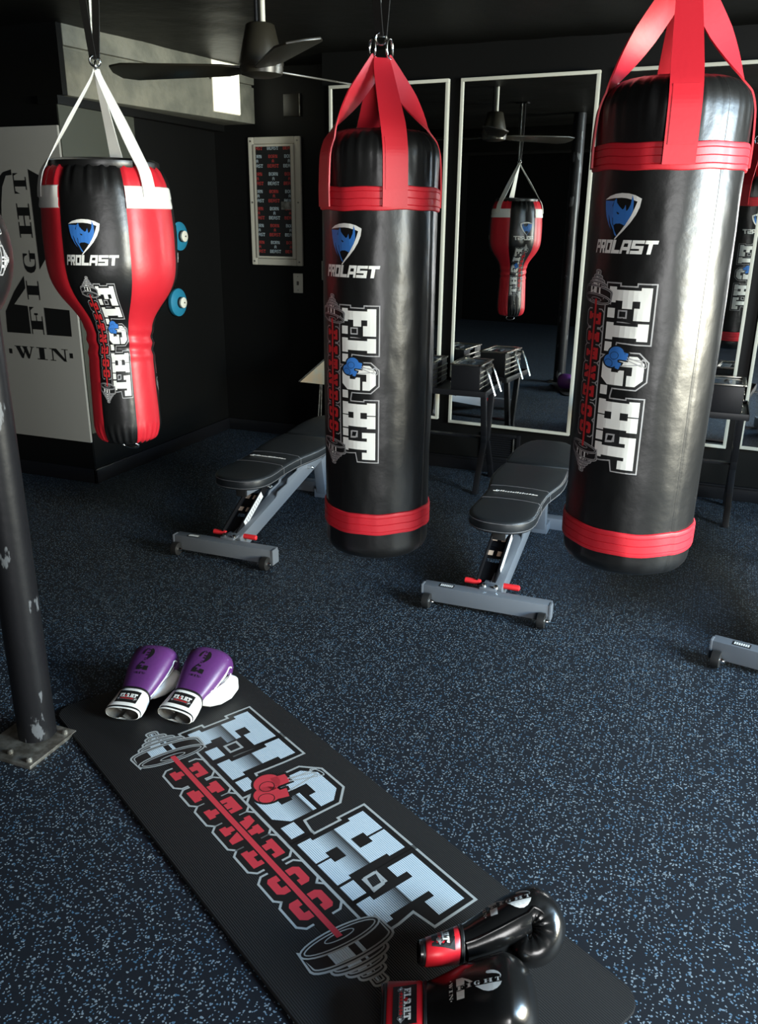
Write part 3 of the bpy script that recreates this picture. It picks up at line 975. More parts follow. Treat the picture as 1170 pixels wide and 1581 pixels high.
def heavy_bag(b, Rb, ztop, zbot, band, lowband, zring, a_straps, seam_a, logo, pro, label, wrink=3.0):
    t = thing('punching_bag', label, 'punching bag', (b[0], b[1], 0), 0, 'black heavy bags with red bands')
    c, r_ = cam_frame(b)
    base = math.atan2(c.y, c.x)

    def ang(phi):                # phi: degrees from the camera side towards the right
        return base + R(phi)
    # sign: positive phi must move along r_
    sgn = 1 if (math.cos(base + .1) * r_.x + math.sin(base + .1) * r_.y) > 0 else -1

    def A(phi):
        return base + sgn * R(phi)
    rng = random.Random(int(b[0] * 1000))
    ph = [rng.uniform(0, 6.28) for _ in range(6)]

    def radius(th, z):
        r0 = Rb
        if z > ztop - .075:
            q = (z - (ztop - .075)) / .075
            r0 = Rb - .075 * (1 - math.sqrt(max(0, 1 - q * q))) * .95
        if z < zbot + .045:
            q = (zbot + .045 - z) / .045
            r0 = Rb - .04 * (1 - math.sqrt(max(0, 1 - q * q)))
        r0 *= 1 - .05 * max(0, (ztop - z) / (ztop - zbot) - .55)
        wr_ = 0
        if z > band[1]:
            q = (z - band[1]) / (ztop - band[1])
            wr_ = (math.sin(th * 23 + ph[0]) * .6 + math.sin(th * 37 + ph[1]) + math.sin(th * 61 + ph[2]) * .5) * .0016 * q * wrink / 3
        dents = .0022 * noise.noise(Vector((math.cos(th) * 2.2, math.sin(th) * 2.2, z * 4 + ph[3])))
        dents += .0012 * noise.noise(Vector((math.cos(th) * 6, math.sin(th) * 6, z * 11 + ph[3])))
        d = (th - A(seam_a) + PI) % (2 * PI) - PI
        d *= sgn
        seam = -.0012 * math.exp(-(d / .022) ** 2) + (.003 * min(1, d / .04) if 0 < d < 1.0 else 0)
        bulge = 0
        return r0 + wr_ + dents + seam + bulge
    zs = [zbot + .045 - .045 * math.cos(R(a)) * 1.0 for a in range(0, 90, 12)]
    z = zbot + .05
    while z < ztop - .08:
        zs.append(z); z += .018
    zs += [ztop - .075 + .075 * math.sin(R(a)) for a in range(0, 91, 9)]
    vs, fs = bag_mesh(radius, zs, 160)
    n = 160
    k = len(zs) - 1
    # lids, slightly sunk
    vs.append((0, 0, ztop - .008)); vs.append((0, 0, zbot + .004))
    for i in range(n):
        fs.append((k * n + i, k * n + (i + 1) % n, len(vs) - 2))
        fs.append(((i + 1) % n, i, len(vs) - 1))
    MB().add(vs, fs).build('bag_body', M_vinyl, t, smooth=True)
    sm_ = A(seam_a)
    MB().tube([((radius(sm_, z_) + .0004) * math.cos(sm_), (radius(sm_, z_) + .0004) * math.sin(sm_), z_) for z_ in zs[6:-4]], .0013, 6).build('side_seam', M_print_k, t)
    # rim welt round the base
    torus(MB(), (0, 0, zbot + .006), (0, 0, 1), Rb * .975 - .034, .004, 80, 8).build('rim_welt', M_vinyl, t, smooth=True)

    def ring_band(z0, z1, name):
        mb = MB()
        m = 128
        prof = [(0, 0), (.0045, .002), (.0055, .006), (.0055, .012), (.0035, .0135), (.0055, .015), (.0055, (z1 - z0) * .48), (.0030, (z1 - z0) * .5), (.0055, (z1 - z0) * .52),
                (.0055, z1 - z0 - .015), (.0035, z1 - z0 - .0135), (.0055, z1 - z0 - .012), (.0055, z1 - z0 - .006), (.0045, z1 - z0 - .002), (0, z1 - z0)]
        vs, fs = [], []
        for dr, dz in prof:
            for i in range(m):
                th = 2 * PI * i / m
                wob = .002 * math.sin(th * 3 + ph[4]) + .0012 * math.sin(th * 9 + ph[5])
                zz = z0 + dz + wob
                rr = radius(th, zz) + dr + .001
                vs.append((rr * math.cos(th), rr * math.sin(th), zz))
        for i in range(len(prof) - 1):
            for q in range(m):
                fs.append((i * m + q, i * m + (q + 1) % m, (i + 1) * m + (q + 1) % m, (i + 1) * m + q))
        return mb.add(vs, fs).build(name, M_redweb, t, smooth=True)
    ring_band(band[0], band[1], 'upper_band')
    ring_band(lowband[0], lowband[1], 'lower_band')
    # straps
    for phi in a_straps:
        a = A(phi)
        rad = Vector((math.cos(a), math.sin(a), 0)); tan = Vector((-math.sin(a), math.cos(a), 0))
        zt = ztop
        za, zb_ = zring - .055, zt + .012
        prof = [(.010, zring - .022), (.030, za), (.030 + (.148 - .030) * .5, za + (zb_ - za) * .5), (.148, zb_), (Rb - .010, zt - .030), (Rb + .002, zt - .065), (Rb + .006, zt - .10), (Rb + .008, band[1] + .02), (Rb + .009, band[1] - .01), (Rb + .0085, band[0] + .01)]
        wd = [.046, .058, .068, .076, .076, .076, .076, .076, .076, .076]
        tw = [0, .1, .35, .75, 1, 1, 1, 1, 1, 1] if abs(math.sin(R(phi))) > .7 else [1] * 10
        sd = [tan * w_ + (rad * .85 + Vector((0, 0, .5))) * (1 - w_) for w_ in tw]
        ribbon([rad * q + Vector((0, 0, z_)) for q, z_ in prof], sd, .07, .0045, wd).build('strap', M_redweb, t, smooth=True)
        ribbon([rad * (q + .0030) + Vector((0, 0, z_)) for q, z_ in prof[4:-1]], tan, .07, .0012, [w_ * .80 for w_ in wd[4:-1]]).build('strap_stitching', M_redweb, t)
    for s_ in (-1, 1):
        mb = MB()
        torus(mb, r_ * (.026 * s_) + Vector((0, 0, zring + .004)), (r_ * 1.0 + c * (.5 * s_)).normalized(), .020, .004, 30, 10, (1, 1.35)).build('steel_ring', M_chrome, t, smooth=True)

    def on_bag(phi0, z0, su, sv, ru, extra=0):
        """u runs round the bag (metres), v up"""
        def mp(u, v, h):
            th = A(phi0 + math.degrees(u / Rb)) 
            z = z0 + v
            rr = radius(th, z) + .0012 + h * .00022
            return (rr * math.cos(th), rr * math.sin(th), z)
        return mp
    for back in (0, 180):
        ox, oz, cs, ct = logo
        mp = on_bag(ox + back, oz, 0, 0, 0)
        # reading runs downwards, letter tops towards +phi
        decal('printed_logo', FIGHT, [M_print_w, M_print_g, M_print_k, M_print_r, M_print_b], ['white', 'grey', 'black', 'red', 'accent'],
              lambda u, v, h: mp(v * ct, -u * cs, h), t, step=(.2, .12))
        px, pz, pw = pro
        mp2 = on_bag(px + back, pz, 0, 0, 0)
        decal('brand_logo', PRO, [M_print_w, M_print_b, M_print_k], ['white', 'blue', 'black'],
              lambda u, v, h: mp2(u * pw, v * pw, h), t, step=(.07, .2))
    return t


def ceiling_loop(x, y, z0, label, w=.03, c=None):
    s = thing('hanging_strap', label, 'strap', (x, y, z0), 0, 'black straps the bags hang from')
    c, r_ = cam_frame((x, y))
    for k, (o, m) in enumerate(((-.022, M_webblack), (.020, M_webblack))):
        pts = [r_ * o * .25 + Vector((0, 0, .0)), r_ * o * .6 + Vector((0, 0, .08)), r_ * o + Vector((0, 0, .2)), r_ * o * 1.1 + Vector((0, 0, CEIL + .01 - z0))]
        ribbon(pts, (r_ * .8 + c * .6), w, .003).build('webbing', m, s)
    pts = [r_ * .004 + Vector((0, 0, .0)), r_ * .008 + Vector((0, 0, .2)), r_ * .01 + Vector((0, 0, CEIL + .01 - z0))]
    ribbon([p - c * .012 for p in pts], (r_ * .9 - c * .3), w * .8, .003).build('webbing', M_steel, s)
    torus(MB(), (0, 0, -.006), c, .016, .004, 24, 8).build('shackle', M_chrome, s, smooth=True)
    MB().box(-.05, .05, -.03, .03, CEIL - z0 - .006, CEIL + .02 - z0).build('ceiling_plate', M_blackmetal, s)
    return s


B2, B3, B1 = (-1.026, 2.608), (-.162, 2.44), (-1.989, 2.507)
heavy_bag(B2, .180, 1.755, .400, (1.525, 1.593), (.497, .572), 1.975, (14, 102, 196, 297), 62, (-38.5, 1.243, .1035, .1145), (-30, 1.423, .195),
          'black cylindrical punching bag with red bands, middle one, in front of the first mirror')
heavy_bag(B3, .183, 1.835, .553, (1.620, 1.683), (.620, .690), 2.085, (7, 97, 187, 277), 42, (-35.5, 1.347, .1025, .1125), (-28, 1.508, .178),
          'largest black punching bag, red strapped, with a vertical seam on its lit side')
ceiling_loop(B2[0], B2[1], 2.012, 'black strap between the ceiling and the rings of the middle bag')
ceiling_loop(B3[0], B3[1], 2.122, 'black strap at the ceiling holding the largest punching bag')

# tapered uppercut bag with six panels
def uppercut(b):
    t = thing('uppercut_bag', 'tapered red and black panelled punching bag with white straps and white band', 'punching bag', (b[0], b[1], 0))
    c, r_ = cam_frame(b)
    base = math.atan2(c.y, c.x)
    sgn = 1 if (math.cos(base + .1) * r_.x + math.sin(base + .1) * r_.y) > 0 else -1
    A = lambda phi: base + sgn * R(phi)
    zt, zb = 1.668, .712
    prof = [(zb, .085), (zb + .012, .105), (zb + .05, .121), (.85, .121), (.95, .117), (1.05, .112), (1.10, .113), (1.15, .125), (1.19, .150), (1.24, .190), (1.29, .214), (1.34, .222), (1.45, .222), (1.55, .216), (1.60, .211), (1.63, .200), (1.652, .185), (zt, .16)]

    def prad(z):
        if z <= prof[0][0]:
            return prof[0][1]
        for (z0, r0), (z1, r1) in zip(prof, prof[1:]):
            if z <= z1:
                q = (z - z0) / (z1 - z0)
                return r0 + (r1 - r0) * q
        return prof[-1][1]

    def srad(z):
        return sum(prad(z + d) for d in (-.02, -.012, -.004, .004, .012, .02)) / 6 if zb + .03 < z < zt - .03 else prad(z)
    CEN = -15.0      # centre of the front black panel

    def radius(th, z):
        phi = sgn * math.degrees(th - base) - CEN
        q = (phi + 30) % 60 / 60 - .5
        r0 = srad(z)
        seam = -.020 * r0 * (abs(q) * 2) ** 6
        w = 0
        if z > 1.56:
            w = .0035 * (z - 1.56) / .1 * (math.sin(th * 31) + .6 * math.sin(th * 53 + 1))
        if z < .80:
            w = .003 * (.80 - z) / .07 * math.sin(th * 29)
        if 1.0 < z < 1.14:
            w += .0035 * math.sin(z * 130 + 2 * math.sin(th)) * math.sin((z - 1.0) / .14 * PI)
        w += .003 * noise.noise(Vector((math.cos(th) * 2, math.sin(th) * 2, z * 5)))
        return r0 + seam + w
    zs = []
    z = zb
    while z < zt:
        zs.append(z); z += .0085
    zs.append(zt)
    n = 180
    for nm, m, par in (('black_panels', M_vinyl, 0), ('red_panels', M_red, 1)):
        vs, fs = [], []
        for zz in zs:
            for k in range(n):
                th = base + sgn * R(CEN + 30 + k * 2)
                rr = radius(th, zz)
                vs.append((rr * math.cos(th), rr * math.sin(th), zz))
        for i in range(len(zs) - 1):
            for k in range(n):
                # panel index: 0 is red (just right of the front black one)
                if (k // 30) % 2 == (0 if par else 1):
                    fs.append((i * n + k, i * n + (k + 1) % n, (i + 1) * n + (k + 1) % n, (i + 1) * n + k))
        if sgn < 0:
            fs = [f_[::-1] for f_ in fs]
        me = bpy.data.meshes.new(nm)
        me.from_pydata(vs, [], fs)
        bm = bmesh.new(); bm.from_mesh(me)
        bmesh.ops.delete(bm, geom=[v for v in bm.verts if not v.link_faces], context='VERTS')
        bmesh.ops.recalc_face_normals(bm, faces=bm.faces)
        bm.to_mesh(me); bm.free()
        link(nm, me, m, t, True)
    MB().lathe([(.172, zt - .03), (.182, zt - .018), (.180, zt + .004), (.165, zt + .012), (.10, zt + .010), (.0, zt + .008)], 64, cap=False).build('top_cap', M_vinyl, t, smooth=True)
    MB().lathe([(0.0, zb - .004), (.07, zb - .004), (.092, zb + .002), (.10, zb + .02)], 48, cap=False).build('bottom_cap', M_vinyl, t, smooth=True)
    torus(MB(), (0, 0, zb - .022), (0, 1, .9), .030, .004, 30, 10, (1.25, .7)).build('bottom_ring', M_chrome, t, smooth=True)
    # white band across the red panels only
    for p in (1, 3, 5):
        seg = 20
        prof2 = [(0, 0), (.004, .002), (.005, .01), (.003, .03), (.005, .034), (.005, .062), (.004, .068), (0, .07)]
        vs, fs = [], []
        for dr, dz in prof2:
            for i in range(seg + 1):
                phi = CEN - 30 + p * 60 + 60 * i / seg
                th = A(phi)
                zz = 1.525 + dz
                rr = radius(th, zz) + dr + .0008
                vs.append((rr * math.cos(th), rr * math.sin(th), zz))
        for i in range(len(prof2) - 1):
            for q in range(seg):
                fs.append((i * (seg + 1) + q, i * (seg + 1) + q + 1, (i + 1) * (seg + 1) + q + 1, (i + 1) * (seg + 1) + q))
        MB().add(vs, fs).build('white_band', M_white, t, smooth=True)
    for phi in (CEN + 52, CEN + 180, CEN - 60):
        a = A(phi)
        rad = Vector((math.cos(a), math.sin(a), 0)); tan = Vector((-math.sin(a), math.cos(a), 0))
        prof3 = [(.006, 1.955), (.018, 1.925), (.10, 1.80), (.165, 1.70), (.196, 1.655), (.209, 1.63), (.219, 1.59), (.222, 1.56)]
        ribbon([rad * q + Vector((0, 0, z_)) for q, z_ in prof3], [(tan + rad * .5)] * 3 + [tan + rad * .2] + [tan] * 4, .05, .003, [.016, .022, .038, .046, .050, .050, .050, .050]).build('strap', M_white, t, smooth=True)
    torus(MB(), (0, 0, 1.965), r_, .016, .004, 24, 8).build('steel_ring', M_chrome, t, smooth=True)

    def onb(phi0, z0):
        def mp(u, v, h):
            z = z0 + v
            th = A(phi0 + math.degrees(u / max(.11, srad(z))))
            rr = radius(th, z) + .0012 + h * .0002
            return (rr * math.cos(th), rr * math.sin(th), z)
        return mp
    for k, back in enumerate((0, 120, 240)):
        mpp = onb(-18 + back, 1.432)
        decal('brand_logo', PRO, [M_print_w, M_print_b, M_print_k], ['white', 'blue', 'black'], lambda u, v, h: mpp(u * .178, v * .178, h), t, step=(.07, .07))
        # lettering sits nearer the left edge up top and follows the narrowing panel
        mpf = onb(-18 + back, 1.285)
        decal('printed_logo', FIGHT, [M_print_w, M_print_g, M_print_k, M_print_r, M_print_b], ['white', 'grey', 'black', 'red', 'accent'],
              lambda u, v, h: mpf(v * .058, -u * .083, h), t, step=(.1, .15))
    return t


uppercut(B1)
ceiling_loop(B1[0], B1[1], 1.985, 'black strap between the ceiling and the white strapped tapered bag', w=.026)

# round black bag just inside the picture edge
rb = thing('round_bag', 'round black bag with white lettering hanging beside the column, mostly out of view', 'punching bag', (-1.446, 1.215, 0))
rbz, rbr = 1.432, .19
MB().lathe([(.001, rbz - rbr * 1.06), (.05, rbz - rbr)] + [(rbr * math.cos(R(a)), rbz + rbr * math.sin(R(a))) for a in range(-70, 76, 8)] + [(.03, rbz + rbr * 1.02)], 64).build('bag_body', M_vinyl, rb, smooth=True)
MB().lathe([(.02, rbz + rbr), (.012, rbz + rbr + .05), (.008, CEIL)], 16).build('hanging_cord', M_webblack, rb, smooth=True)
_c, _r = cam_frame((-1.446, 1.215))
def rbm(u, v, h):
    th = u / rbr + R(60)
    z = v
    rr = math.sqrt(max(1e-4, rbr * rbr - z * z)) + .001 + h * .0002
    p = (_c * math.cos(th) + _r * math.sin(th)) * rr
    return (p.x, p.y, rbz + z)
decal('printed_logo', FIGHT, [M_print_w, M_print_g, M_print_k, M_print_r, M_print_b], ['white', 'grey', 'black', 'red', 'accent'],
      lambda u, v, h: rbm((u - 4.62) * .055, v * .055 + .01, h), rb, step=(.2, .2))

# ------------------------------------------------------------------ benches
def make_bench(label):
    t = thing('weight_bench', label, 'bench', (-.708, 2.985, 0), 0, 'adjustable weight benches in a row')
    # front foot beam
    f = MB()
    f.box(-.262, .262, 0, .055, .022, .090)
    f.build('front_foot', M_gunmetal, t, bevel=.003)
    for s_ in (-1, 1):
        e = MB()
        e.prism([(0, .02), (.055, .02), (.055, .075), (.035, .092), (0, .092)], -.004, .004, basis((s_ * .262, -.002, 0), (0, 1, 0), (0, 0, 1), (1, 0, 0))) 
        e.build('end_cap', M_gunmetal, t, bevel=.001)
        w = MB().lathe([(.018, -.016), (.030, -.014), (.031, 0), (.030, .014), (.018, .016)], 32, (s_ * .235, -.022, .033), axis='X').build('wheel', M_rubber, t, smooth=True)
        MB().lathe([(.010, .014), (.011, .022), (.006, .032)], 16, (s_ * .235, -.022, .033), axis='X').build('axle_bolt', M_chrome, w, smooth=True)
    MB().box(-.195, -.135, .010, .040, .090, .0912).build('brand_sticker', M_print_k, t)
    st = t.children[-1]
    sm = MB()
    for k in range(7):
        sm.box(-.190 + k * .0075, -.185 + k * .0075, .016, .034, .0912, .0918)
    sm.build('sticker_text', M_sticker, st)
    # bracket and bolts in the middle of the foot
    MB().box(-.035, .035, .045, .10, .088, .098).box(-.030, .030, .09, .13, .02, .098).build('foot_bracket', M_gunmetal, t, bevel=.002)
    for x in (-.02, .03):
        MB().lathe([(.010, .098), (.010, .106), (.006, .110)], 12, (x, .062, 0)).build('bolt', M_chrome, t)
    # red handles
    for s_ in (-1, 1):
        MB().lathe([(.006, 0), (.012, .004), (.0125, .06), (.011, .068), (.004, .072)], 20, (s_ * .045 if s_ > 0 else -.117, .12, .088), axis='X').build('hand_grip', M_redgrip, t, smooth=True)
    # main beam running up and back
    a, b = Vector((.0, .09, .055)), Vector((.0, 1.02, .285))
    dY = (b - a).normalized(); up = Vector((1, 0, 0)).cross(dY).normalized()
    L = (b - a).length
    Mx = basis(a, (1, 0, 0), dY, up)
    MB().box(-.006, .050, 0, L, -.038, .038, M=Mx).build('main_beam', M_gunmetal, t, bevel=.004)
    # notched upper plate on the beam
    nb = MB()
    pl = [(.28, .03), (.86, .03), (.86, .075), (.76, .085), (.74, .065), (.64, .075), (.62, .055), (.52, .065), (.50, .045), (.40, .055), (.38, .04)]
    for x in (-.004, .044):
        nb.prism(pl, x, x + .005, basis(a, dY, up, (1, 0, 0)))
    nb.build('notched_plate', M_gunmetal, t)
    # rear post, rear foot
    MB().prism([(1.02, .02), (1.07, .02), (1.03, .36), (.95, .36)], -.025, .03, basis((0.02, 0, 0), (0, 1, 0), (0, 0, 1), (1, 0, 0))).build('rear_post', M_gunmetal, t, bevel=.003)
    MB().box(-.20, .20, 1.10, 1.165, .0, .06).box(-.02, .06, 1.02, 1.12, .0, .05).build('rear_foot', M_gunmetal, t, bevel=.003)
    MB().lathe([(.008, 0), (.009, .03), (.004, .035)], 14, (.05, .80, .245), axis='X').build('pivot_pin', M_chrome, t, smooth=True)
    # black ladder support
    lo, hi = Vector((-.025, .12, .085)), Vector((-.015, .50, .315))
    dl = (hi - lo).normalized(); ul = Vector((1, 0, 0)).cross(dl).normalized()
    Ll = (hi - lo).length
    Ml_ = basis(lo, (1, 0, 0), dl, ul)
    ld = MB()
    ld.box(-.042, -.034, 0, Ll, -.022, .022, M=Ml_).box(.034, .042, 0, Ll, -.022, .022, M=Ml_)
    ld.box(-.036, .036, 0, Ll * .26, -.010, -.004, M=Ml_)
    ld.box(-.036, .036, Ll * .45, Ll * .50, -.012, -.004, M=Ml_).box(-.036, .036, Ll * .80, Ll * .84, -.012, -.004, M=Ml_)
    ldo = ld.build('ladder_support', M_blackmetal, t, bevel=.001)
    tn = MB()
    for q in (.34, .52):
        for x in (-.024, .014):
            tn.box(x - .010, x + .010, Ll * q, Ll * (q + .055), -.004, -.002, M=Ml_)
    tn.box(-.036, .036, Ll * .32, Ll * .62, -.014, -.010, M=Ml_)
    o = tn.build('notch_labels', [M_tan, M_blackmetal], ldo)
    o.data.polygons.foreach_set('material_index', [0] * 24 + [1] * 6)
    MB().box(.0421, .0428, Ll * .16, Ll * .60, -.018, .018, M=Ml_).build('warning_label', M_sticker, ldo)
    wl = MB()
    for k in range(9):
        wl.box(.0429, .0432, Ll * (.20 + .04 * k), Ll * (.22 + .04 * k), -.012, .010, M=Ml_)
    wl.build('label_text', M_print_g, ldo)
    MB().lathe([(.005, -.055), (.006, .06), (.008, .062), (.007, .072), (.003, .075)], 14, tuple(lo + dl * Ll * .72)[0:3], axis='X').build('cross_pin', M_chrome, t, smooth=True)
    # rail under the pad
    MB().box(-.026, .026, .20, .90, .258, .318).build('pad_rail', M_gunmetal, t, bevel=.003)
    MB().box(-.027, .027, .190, .202, .256, .320).build('rail_cap', M_rubber, t, bevel=.002)

    # backrest pad: outline in plan, rounded at the front, waisted at the strap
    def pad(name, outline, z0, z1, tilt=0, pivot=0):
        n = len(outline)
        cx = sum(p[0] for p in outline) / n; cy = sum(p[1] for p in outline) / n
        lv = [(z0, -.012), (z0 + .004, -.003), (z0 + .010, 0), (z1 - .014, 0.0), (z1 - .006, -.003), (z1 - .002, -.009), (z1, -.018)]
        vs, fs = [], []
        for z, off in lv:
            for x, y in offset_poly(outline, off):
                vs.append((x, y, z + (y - pivot) * tilt))
        for i in range(len(lv) - 1):
            for k in range(n):
                fs.append((i * n + k, i * n + (k + 1) % n, (i + 1) * n + (k + 1) % n, (i + 1) * n + k))
        # crowned top
        prev = (len(lv) - 1) * n
        for q, dz in ((.75, .0035), (.45, .006)):
            st_ = len(vs)
            for k in range(n):
                p = vs[(len(lv) - 1) * n + k]
                vs.append((cx + (p[0] - cx) * q, cy + (p[1] - cy) * (1 - (1 - q) * .5), p[2] + dz + ((cy + (p[1] - cy) * (1 - (1 - q) * .5)) - p[1]) * tilt))
            for k in range(n):
                fs.append((prev + k, prev + (k + 1) % n, st_ + (k + 1) % n, st_ + k))
            prev = st_
        fs.append(tuple(prev + k for k in range(n)))
        fs.append(tuple(range(n - 1, -1, -1)))
        o = MB().add(vs, fs).build(name, M_pad, t, smooth=True)
        # stitched welts
        mb = MB()
        for off, z in ((.001, z1 - .011), (.001, z0 + .012)):
            mb.tube([(x, y, z + (y - pivot) * tilt) for x, y in offset_poly(outline, off)], .0018, 6, closed=True)
        mb.build('piping', M_piping, o)
        return o
    def smooth_outline(half, ys):
        L_ = [(-h, y) for h, y in zip(half, ys)]
        R_ = [(h, y) for h, y in zip(half, ys)]
        return R_ + L_[::-1]
    hs = [.022, .046, .068, .088, .106, .121, .131, .137, .137, .133, .131, .133, .140, .152, .162, .166, .165, .160, .155]
    ys = [.108, .111, .119, .131, .148, .170, .198, .235, .285, .34, .42, .50, .56, .62, .68, .74, .80, .88, .93]
    p1 = pad('backrest_pad', smooth_outline(hs, ys), .318, .375, .02, .5)
    for y in (.375, .545):
        mb = MB()
        hw = np.interp(y, ys, hs)
        zt_ = .375 + (y - .5) * .02
        mb.tube([(-hw - .002, y, zt_ - .05), (-hw - .002, y, zt_ - .012), (-hw + .012, y, zt_ + .0015), (-hw * .5, y, zt_ + .0055), (0, y, zt_ + .0068), (hw * .5, y, zt_ + .0055), (hw - .012, y, zt_ + .0015), (hw + .002, y, zt_ - .012), (hw + .002, y, zt_ - .05)], .0013, 6)
        mb.build('seam', M_piping, p1)
    # small white script across the strap section
    sw = MB()
    xx = -.085
    rr = random.Random(3)
    while xx < .075:
        w_ = rr.choice((.006, .008, .010))
        h_ = rr.choice((.010, .013, .016))
        sw.prism([(xx, .452), (xx + w_ * .6, .452), (xx + w_ * .9, .452 + h_), (xx + w_ * .3, .452 + h_)], .3835, .3842, Matrix.Identity(4))
        xx += w_ + .002
    sw.box(-.095, -.075, .450, .454, .3822, .3838)
    sw.box(.070, .100, .455, .458, .3822, .3838)
    sw.build('pad_script', M_print_w, p1)
    hs2 = [.155, .160, .160, .150, .132, .108, .080, .050]
    ys2 = [.955, .99, 1.08, 1.17, 1.24, 1.285, 1.31, 1.32]
    pad('seat_pad', smooth_outline(hs2, ys2), .325, .380, .10, .955)
    return t


bench = make_bench('grey weight bench with black pad between the middle and the largest punching bags')
b1o = copy_tree(bench)
b1o.location = (-1.972, 3.07, 0)
b1o['label'] = 'grey weight bench with black pad in the shade left of the middle bag'
b3o = copy_tree(bench)
b3o.location = (.398, 2.872, 0)
b3o.rotation_euler = (0, 0, R(-12))
b3o['label'] = 'weight bench of which only the grey front foot shows at the picture edge'

# ------------------------------------------------------------------ dumbbell stands and block dumbbells
def make_stand(x0, x1, y0, y1, label):
    t = thing('dumbbell_stand', label, 'stand', (x1, y0, 0), 0, 'black stands for the dumbbells')
    X = lambda x: x - x1
    Y = lambda y: y - y0
    f = MB()
    f.box(X(x0), X(x1), Y(y0), Y(y1), .575, .582)
    f.box(X(x0), X(x1), Y(y0) - .004, Y(y0), .568, .60).box(X(x0), X(x1), Y(y1), Y(y1) + .004, .568, .60)
    f.box(X(x0) - .004, X(x0), Y(y0), Y(y1), .568, .60).box(X(x1), X(x1) + .004, Y(y0), Y(y1), .568, .60)
    f.build('tray', M_blackmetal, t, bevel=.001)
    for x in (x1 - .03, x0 + .03):
        for a, b in ((0, 1), (1, 0)):
            ya = .0 if a == 0 else (y1 - y0)
            s_ = 1 if a == 0 else -1
            ym = (y1 - y0) / 2 - s_ * .035
            pts = [(X(x), ya, .0), (X(x), ya + s_ * .05, .10), (X(x), ym, .27), (X(x), ym - s_ * .01, .32), (X(x), ya + s_ * .09, .575)]
            mb = MB()
            P = pts
            for i in range(len(P) - 1):
                p, q = Vector(P[i]), Vector(P[i + 1])
                dd = (q - p).normalized(); uu = Vector((1, 0, 0)).cross(dd)
                mb.box(-.016, .016, -.004, (q - p).length + .004, -.014, .014, M=basis(p, (1, 0, 0), dd, uu))
            mb.build('leg', M_blackmetal, t, bevel=.003)
    MB().box(X(x0) + .03, X(x1) - .03, (y1 - y0) / 2 - .02, (y1 - y0) / 2 + .02, .29, .30).build('stretcher', M_blackmetal, t)
    return t


def make_block(label, prongs=True):
    """selectorised block dumbbell: nested black plates, chrome rails, top frame, rod pair"""
    t = thing('block_dumbbell', label, 'dumbbell', (0, 0, 0), 0, 'block dumbbells on the stands')
    w, d, h = .165, .27, .145
    f = MB()
    for k in range(7):
        y = .0 + k * .014
        f.box(-w / 2, w / 2, y, y + .011, .0, h)
        f.box(-w / 2, w / 2, d - y - .011, d - y, .0, h)
    f.build('weight_plates', M_blackmetal, t, bevel=.0015)
    f = MB()
    for s_ in (-1, 1):
        for k, z in enumerate((.015, .045, .075, .105)):
            f.box(s_ * (w / 2 + .002) - .002, s_ * (w / 2 + .002) + .002, -.002, d + .002, z, z + .010)
    f.build('side_rails', M_railchrome, t, bevel=.001)
    f = MB()
    for s_ in (-1, 1):
        f.box(s_ * w / 2 - .010, s_ * w / 2 + .010, 0, d, h + .002, h + .010)
    f.box(-w / 2, w / 2, 0, .020, h + .002, h + .010).box(-w / 2, w / 2, d - .02, d, h + .002, h + .010)
    f.build('top_frame', M_railchrome, t, bevel=.001)
    MB().box(-w / 2 + .012, w / 2 - .012, .022, d - .022, h - .012, h + .001).build('core', M_glass_dark, t)
    MB().lathe([(.014, .10), (.016, .12), (.016, .16), (.014, .175)], 20, (0, -.0, h - .005), axis='Y').build('handle', M_rubber, t, smooth=True)
    if prongs:
        f = MB()
        for y in (.03, .17):
            for o in (0, .014):
                f.tube([(w / 2 + .002, y + o, h - .01), (w / 2 + .022, y + o, h - .005), (w / 2 + .045, y + o, h - .05), (w / 2 + .085, y + o, h - .16)], .003, 8)
            f.box(w / 2 + .004, w / 2 + .03, y - .003, y + .017, h - .018, h - .008)
        f.build('selector_rods', M_railchrome, t, smooth=True)
    return t


make_stand(-1.72, -1.13, 4.50, 4.88, 'black dumbbell stand with bent crossing legs beside the middle bag')
make_stand(-.33, .225, 4.48, 4.86, 'black dumbbell stand to the right of the largest bag, one bent leg visible')
blk = make_block('chrome railed block dumbbell with thin rods hanging off its side, right end of first stand')
blk.location = (-1.255, 4.53, .585)
b_ = make_block('block dumbbell with silver framed top on the stand right of the largest bag', False)
b_.location = (.105, 4.50, .585)
b1_ = copy_tree(b_); b1_.location = (-1.53, 4.53, .585); b1_['label'] = 'block dumbbell partly hidden behind the middle punching bag'

# pale sloping sheet on a wire easel behind the middle bag
es = thing('sign_easel', 'pale printed sheet leaning on a thin wire easel, corner showing left of the middle bag', 'sign', (-2.33, 4.86, 0))
MB().prism([(-.125, -.005), (.22, -.012), (.22, .26), (.11, .205)], -.002, .002, basis((0, 0, .50), (1, 0, 0), (0, .12, .99), (0, -1, 0))).build('sheet', M_paper, es)
MB().tube([(-.135, .0, .497), (.112, .025, .712), (.23, .03, .775)], .004, 8).build('top_rail', M_steel, es)
MB().tube([(-.05, .03, .0), (-.01, .02, .25), (.01, .02, .50)], .004, 8).tube([(.01, .03, .0), (.01, .02, .25), (.02, .02, .50)], .004, 8).tube([(.15, .03, 0), (.12, .02, .5)], .004, 8).build('legs', M_steel, es)

